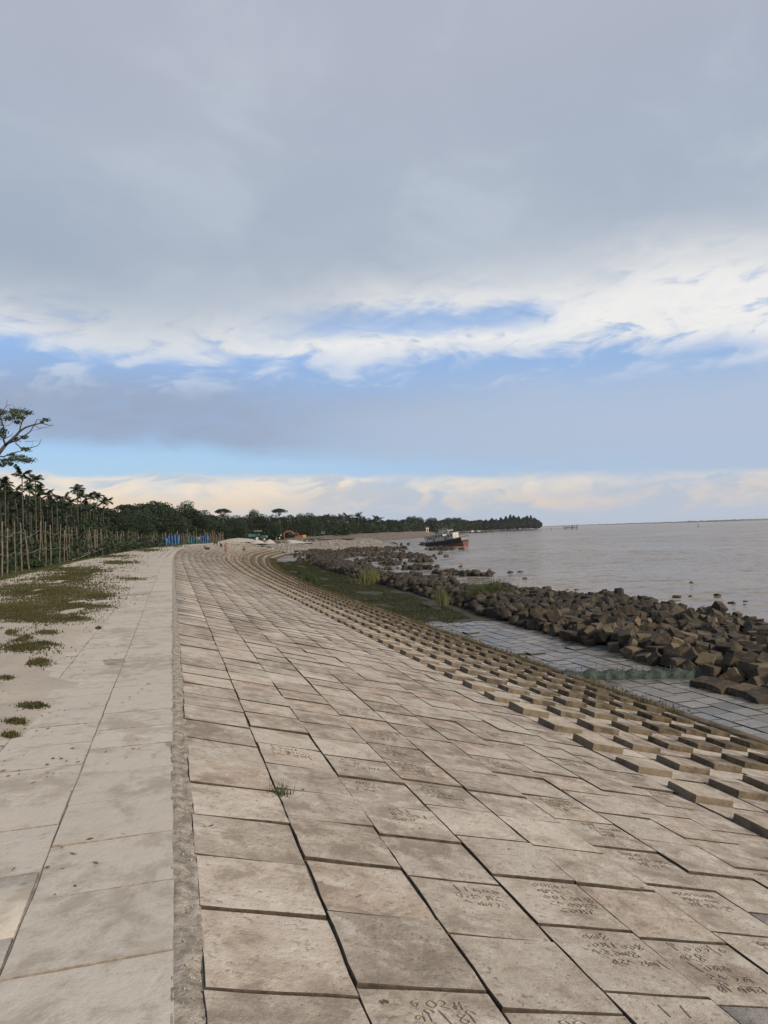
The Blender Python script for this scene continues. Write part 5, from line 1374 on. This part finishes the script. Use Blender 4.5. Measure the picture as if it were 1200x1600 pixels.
# ------------------------------------------------------------------ writing scratched into the slabs while they were wet
GL = {
    'ka': [[(0, .9), (1, .88)], [(.5, .9), (.5, .02)], [(.5, .62), (.12, .36), (.5, .12)], [(.5, .62), (.85, .6), (.92, .3)]],
    'ba': [[(0, .9), (.9, .9)], [(.74, .9), (.74, 0)], [(.74, .7), (.1, .42), (.74, .1)]],
    'la': [[(0, .9), (1, .88)], [(.82, .9), (.82, .02)], [(.82, .5), (.64, .68), (.5, .42), (.34, .68), (.1, .5), (.16, .18)]],
    'na': [[(0, .9), (.9, .9)], [(.74, .9), (.74, 0)], [(.74, .55), (.4, .62), (.14, .36), (.34, .2), (.42, .42)]],
    'ma': [[(.1, .9), (.9, .9)], [(.76, .9), (.76, 0)], [(.3, .9), (.26, .3), (.08, .2), (.2, .06), (.36, .26), (.76, .46)]],
    'ta': [[(0, .9), (.8, .9)], [(.42, .52), (.2, .4), (.3, .14), (.62, .1), (.84, .42), (.62, .76), (.2, .72)]],
    'sa': [[(.1, .9), (.95, .9)], [(.8, .9), (.8, 0)], [(.15, .75), (.4, .7), (.3, .4), (.12, .3), (.3, .12), (.8, .4)]],
    'aa': [[(.3, 1), (.32, 0)]],
    'ii': [[(.2, .9), (.2, 0)], [(.2, .9), (.0, 1.2), (.5, 1.3), (.75, .95)]],
    'two': [[(.1, .78), (.45, .95), (.68, .66), (.3, .44), (.08, .3), (.5, .22), (.95, .0)]],
    'four': [[(.5, .5), (.18, .78), (.5, 1), (.82, .78), (.18, .22), (.5, 0), (.82, .22), (.5, .5)]],
    'zero': [[(.5, .9), (.15, .5), (.5, .1), (.85, .5), (.5, .9)]],
    'one': [[(.85, 1), (.3, .85), (.12, .45), (.4, .25), (.62, .5), (.35, .6)]],
    'slash': [[(.1, 1.25), (.55, -.35)]],
    'wave': [[(0, .5), (.25, .85), (.55, .35), (.95, .6)]],
    'hook': [[(.2, .8), (.6, .9), (.8, .5), (.4, .1)]],
}
def smooth_pts(p, n=5):
    if len(p) < 3: 
        a, b = p; return [(a[0] + (b[0] - a[0]) * i / 3, a[1] + (b[1] - a[1]) * i / 3) for i in range(4)]
    q = [p[0]] + list(p) + [p[-1]]; out = []
    for i in range(1, len(q) - 2):
        p0, p1, p2, p3 = q[i - 1], q[i], q[i + 1], q[i + 2]
        for k in range(n):
            t = k / n; t2, t3 = t * t, t * t * t
            out.append(tuple(.5 * (2 * p1[d] + (p2[d] - p0[d]) * t + (2 * p0[d] - 5 * p1[d] + 4 * p2[d] - p3[d]) * t2 + (3 * p1[d] - p0[d] - 3 * p2[d] + p3[d]) * t3) for d in (0, 1)))
    out.append(p[-1]); return out
def inscribe(slab, lines, ch, gw, x0, y0, r, lead=1.45):
    """grooves with a low raised burr along one side; slab-local units are scaled, so divide by the slab's size"""
    su, sv = slab.matrix_world.to_scale()[0], slab.matrix_world.to_scale()[1]
    gv = []; gf = []; bv = []; bf = []
    for li, line in enumerate(lines):
        x = x0 + r.uniform(-.02, .03); y = y0 - li * ch * lead
        for g in line:
            w = ch * r.uniform(.75, 1.05)
            if g == ' ': x += w * .5; continue
            sl = r.uniform(-.12, .16)
            for st in GL[g]:
                pts = [(x + (a + sl * b + r.gauss(0, .035)) * w, y + (b + r.gauss(0, .035)) * ch) for a, b in st]; sp = smooth_pts(pts); n = len(sp)
                bw = len(gv); bb = len(bv)
                for i, (a, b) in enumerate(sp):
                    c = sp[min(n - 1, i + 1)]; d = sp[max(0, i - 1)]; tx, ty = c[0] - d[0], c[1] - d[1]; L = math.hypot(tx, ty) or 1; nx, ny = -ty / L, tx / L
                    if nx < 0: nx, ny = -nx, -ny
                    hw = gw * .5 * (.35 if i in (0, n - 1) else 1) * r.uniform(.8, 1.2)
                    for q in ((a - nx * hw, b - ny * hw, .0022), (a + nx * hw, b + ny * hw, .0022)): gv.append((q[0] / su, q[1] / sv, q[2]))
                    for e, z in ((hw * .9, .0018), (hw * 1.5, .0050), (hw * 2.4, .0012)): bv.append(((a + nx * e) / su, (b + ny * e) / sv, z))
                for i in range(n - 1):
                    gf.append((bw + 2 * i, bw + 2 * i + 1, bw + 2 * i + 3, bw + 2 * i + 2))
                    for k in (0, 1): gf2 = bb + 3 * i + k; bf.append((gf2, gf2 + 1, gf2 + 4, gf2 + 3))
            x += w * 1.12
            if x > .20: break
    if gv:
        o = link('inscription', mesh_np('inscription', gv, gf), M['groove'], slab); link('inscription_ridge', mesh_np('inscription_ridge', bv, bf), M['slab'], slab)
        o['label'] = 'hand-scratched Bengali writing in the concrete'
def write_all():
    r = random.Random(19); L1 = ['ka', 'ba', 'la', 'na', 'ma', 'ta', 'sa', 'aa', 'ii']; L2 = ['two', 'four', 'zero', 'one', 'slash', 'two', 'zero']; allg = list(GL)
    for o, info in slabs:
        k = info[0]
        if k < 1 or k > 8: continue
        m = o.matrix_world; p = proj(m.translation); y = m.translation.y
        if p is None or y > 8.5: continue
        if k == 1:
            if not (y < 2.6): 
                if r.random() > .25: continue
        if r.random() < (.3 if y < 3.2 else .5): continue
        if y < 2.9 and r.random() < .75:
            ch = r.uniform(.075, .095); lines = [[r.choice(L1) for _ in range(r.randint(2, 4))], [r.choice(L1) for _ in range(r.randint(2, 4))], [r.choice(L2) for _ in range(r.randint(3, 5))]]
            inscribe(o, lines, ch,   .0052, r.uniform(-.14, -.04), .12, r)
        else:
            ch = r.uniform(.045, .062); lines = [[r.choice(allg) for _ in range(r.randint(3, 6))] for _ in range(r.randint(3, 5))]
            inscribe(o, lines, ch, .0036 if y < 4.5 else .0048, r.uniform(-.20, -.05), .17, r)
write_all()

# ------------------------------------------------------------------ grit, twigs, dead leaves
def litter():
    nr = np.random.default_rng(33); mats = []; r = random.Random(4)
    for _ in range(900):
        s = .6 + 16 * r.random() ** 1.6; o = min(.075, abs(r.gauss(.04, .025))); q = P(s, o); z = strip_z(s, o); a = r.uniform(.002, .007) * (2.2 if r.random() < .03 else 1)
        mats.append(Matrix.Translation((q.x, q.y, z + a * .2)) @ Euler((r.uniform(0, 6), r.uniform(0, 6), r.uniform(0, 6))).to_matrix().to_4x4() @ Matrix.Diagonal((a * 2.4, a * 1.8, a * 1.5, 1)))
    tag(merged('grit', mats, FCUBES, M['grit'], None), 'loose grit and pebbles along the crest strip', 'grit')
    n = 5200; pts = []
    for _ in range(n):
        s = 1 + 24 * r.random() ** 1.3; o = -.25 - 4.8 * r.random() ** .75
        if nz(s * .8, o * 1.3, 1, 5) < -.05: continue
        q = P(s, o); pts.append((q.x, q.y, max(verge_z(s, o), .002 if o > -1.8 else -9) + .006))
    for _ in range(150):
        s = 1 + 16 * r.random() ** 1.2; o = r.uniform(.1, 8.5); q = P(s, o, .012); pts.append((q.x, q.y, q.z))
    v, f = quads(np.array(pts), nr.uniform(.012, .05, len(pts)), nr, 0); v = v.reshape(-1, 4, 3); c = v.mean(1, keepdims=True); v[:, :, 2] = c[:, :, 2] + (v[:, :, 2] - c[:, :, 2]) * .15
    tag(link('dead_leaves', mesh_np('dead_leaves', v.reshape(-1, 3), f), M['deadleaf']), 'scattered dead leaves and crumbs on the road and slope', 'litter', kind='stuff')
M['grit'] = plain('mixed grit', (.25, .22, .185), .95, var=.6, scale=60)
M['deadleaf'] = leaf_mat('dead leaves', (.09, .06, .035), (.19, .14, .085), .8, .1)
litter()

# ------------------------------------------------------------------ the air
def haze():
    o = MB().box((2500, 3400, 10.0), (8200, 8400, 28.0)).build('haze', None)
    m = bpy.data.materials.new('thin sea haze'); m.use_nodes = True; nt = m.node_tree; nt.nodes.clear()
    pv = nt.nodes.new('ShaderNodeVolumePrincipled'); pv.inputs['Density'].default_value = 0.6e-4; pv.inputs['Color'].default_value = (.82, .87, .95, 1); pv.inputs['Anisotropy'].default_value = 0.0
    out = nt.nodes.new('ShaderNodeOutputMaterial'); nt.links.new(pv.outputs[0], out.inputs['Volume'])
    o.data.materials.append(m); tag(o, 'thin even sea haze over the whole shore', 'haze', kind='stuff')
haze()
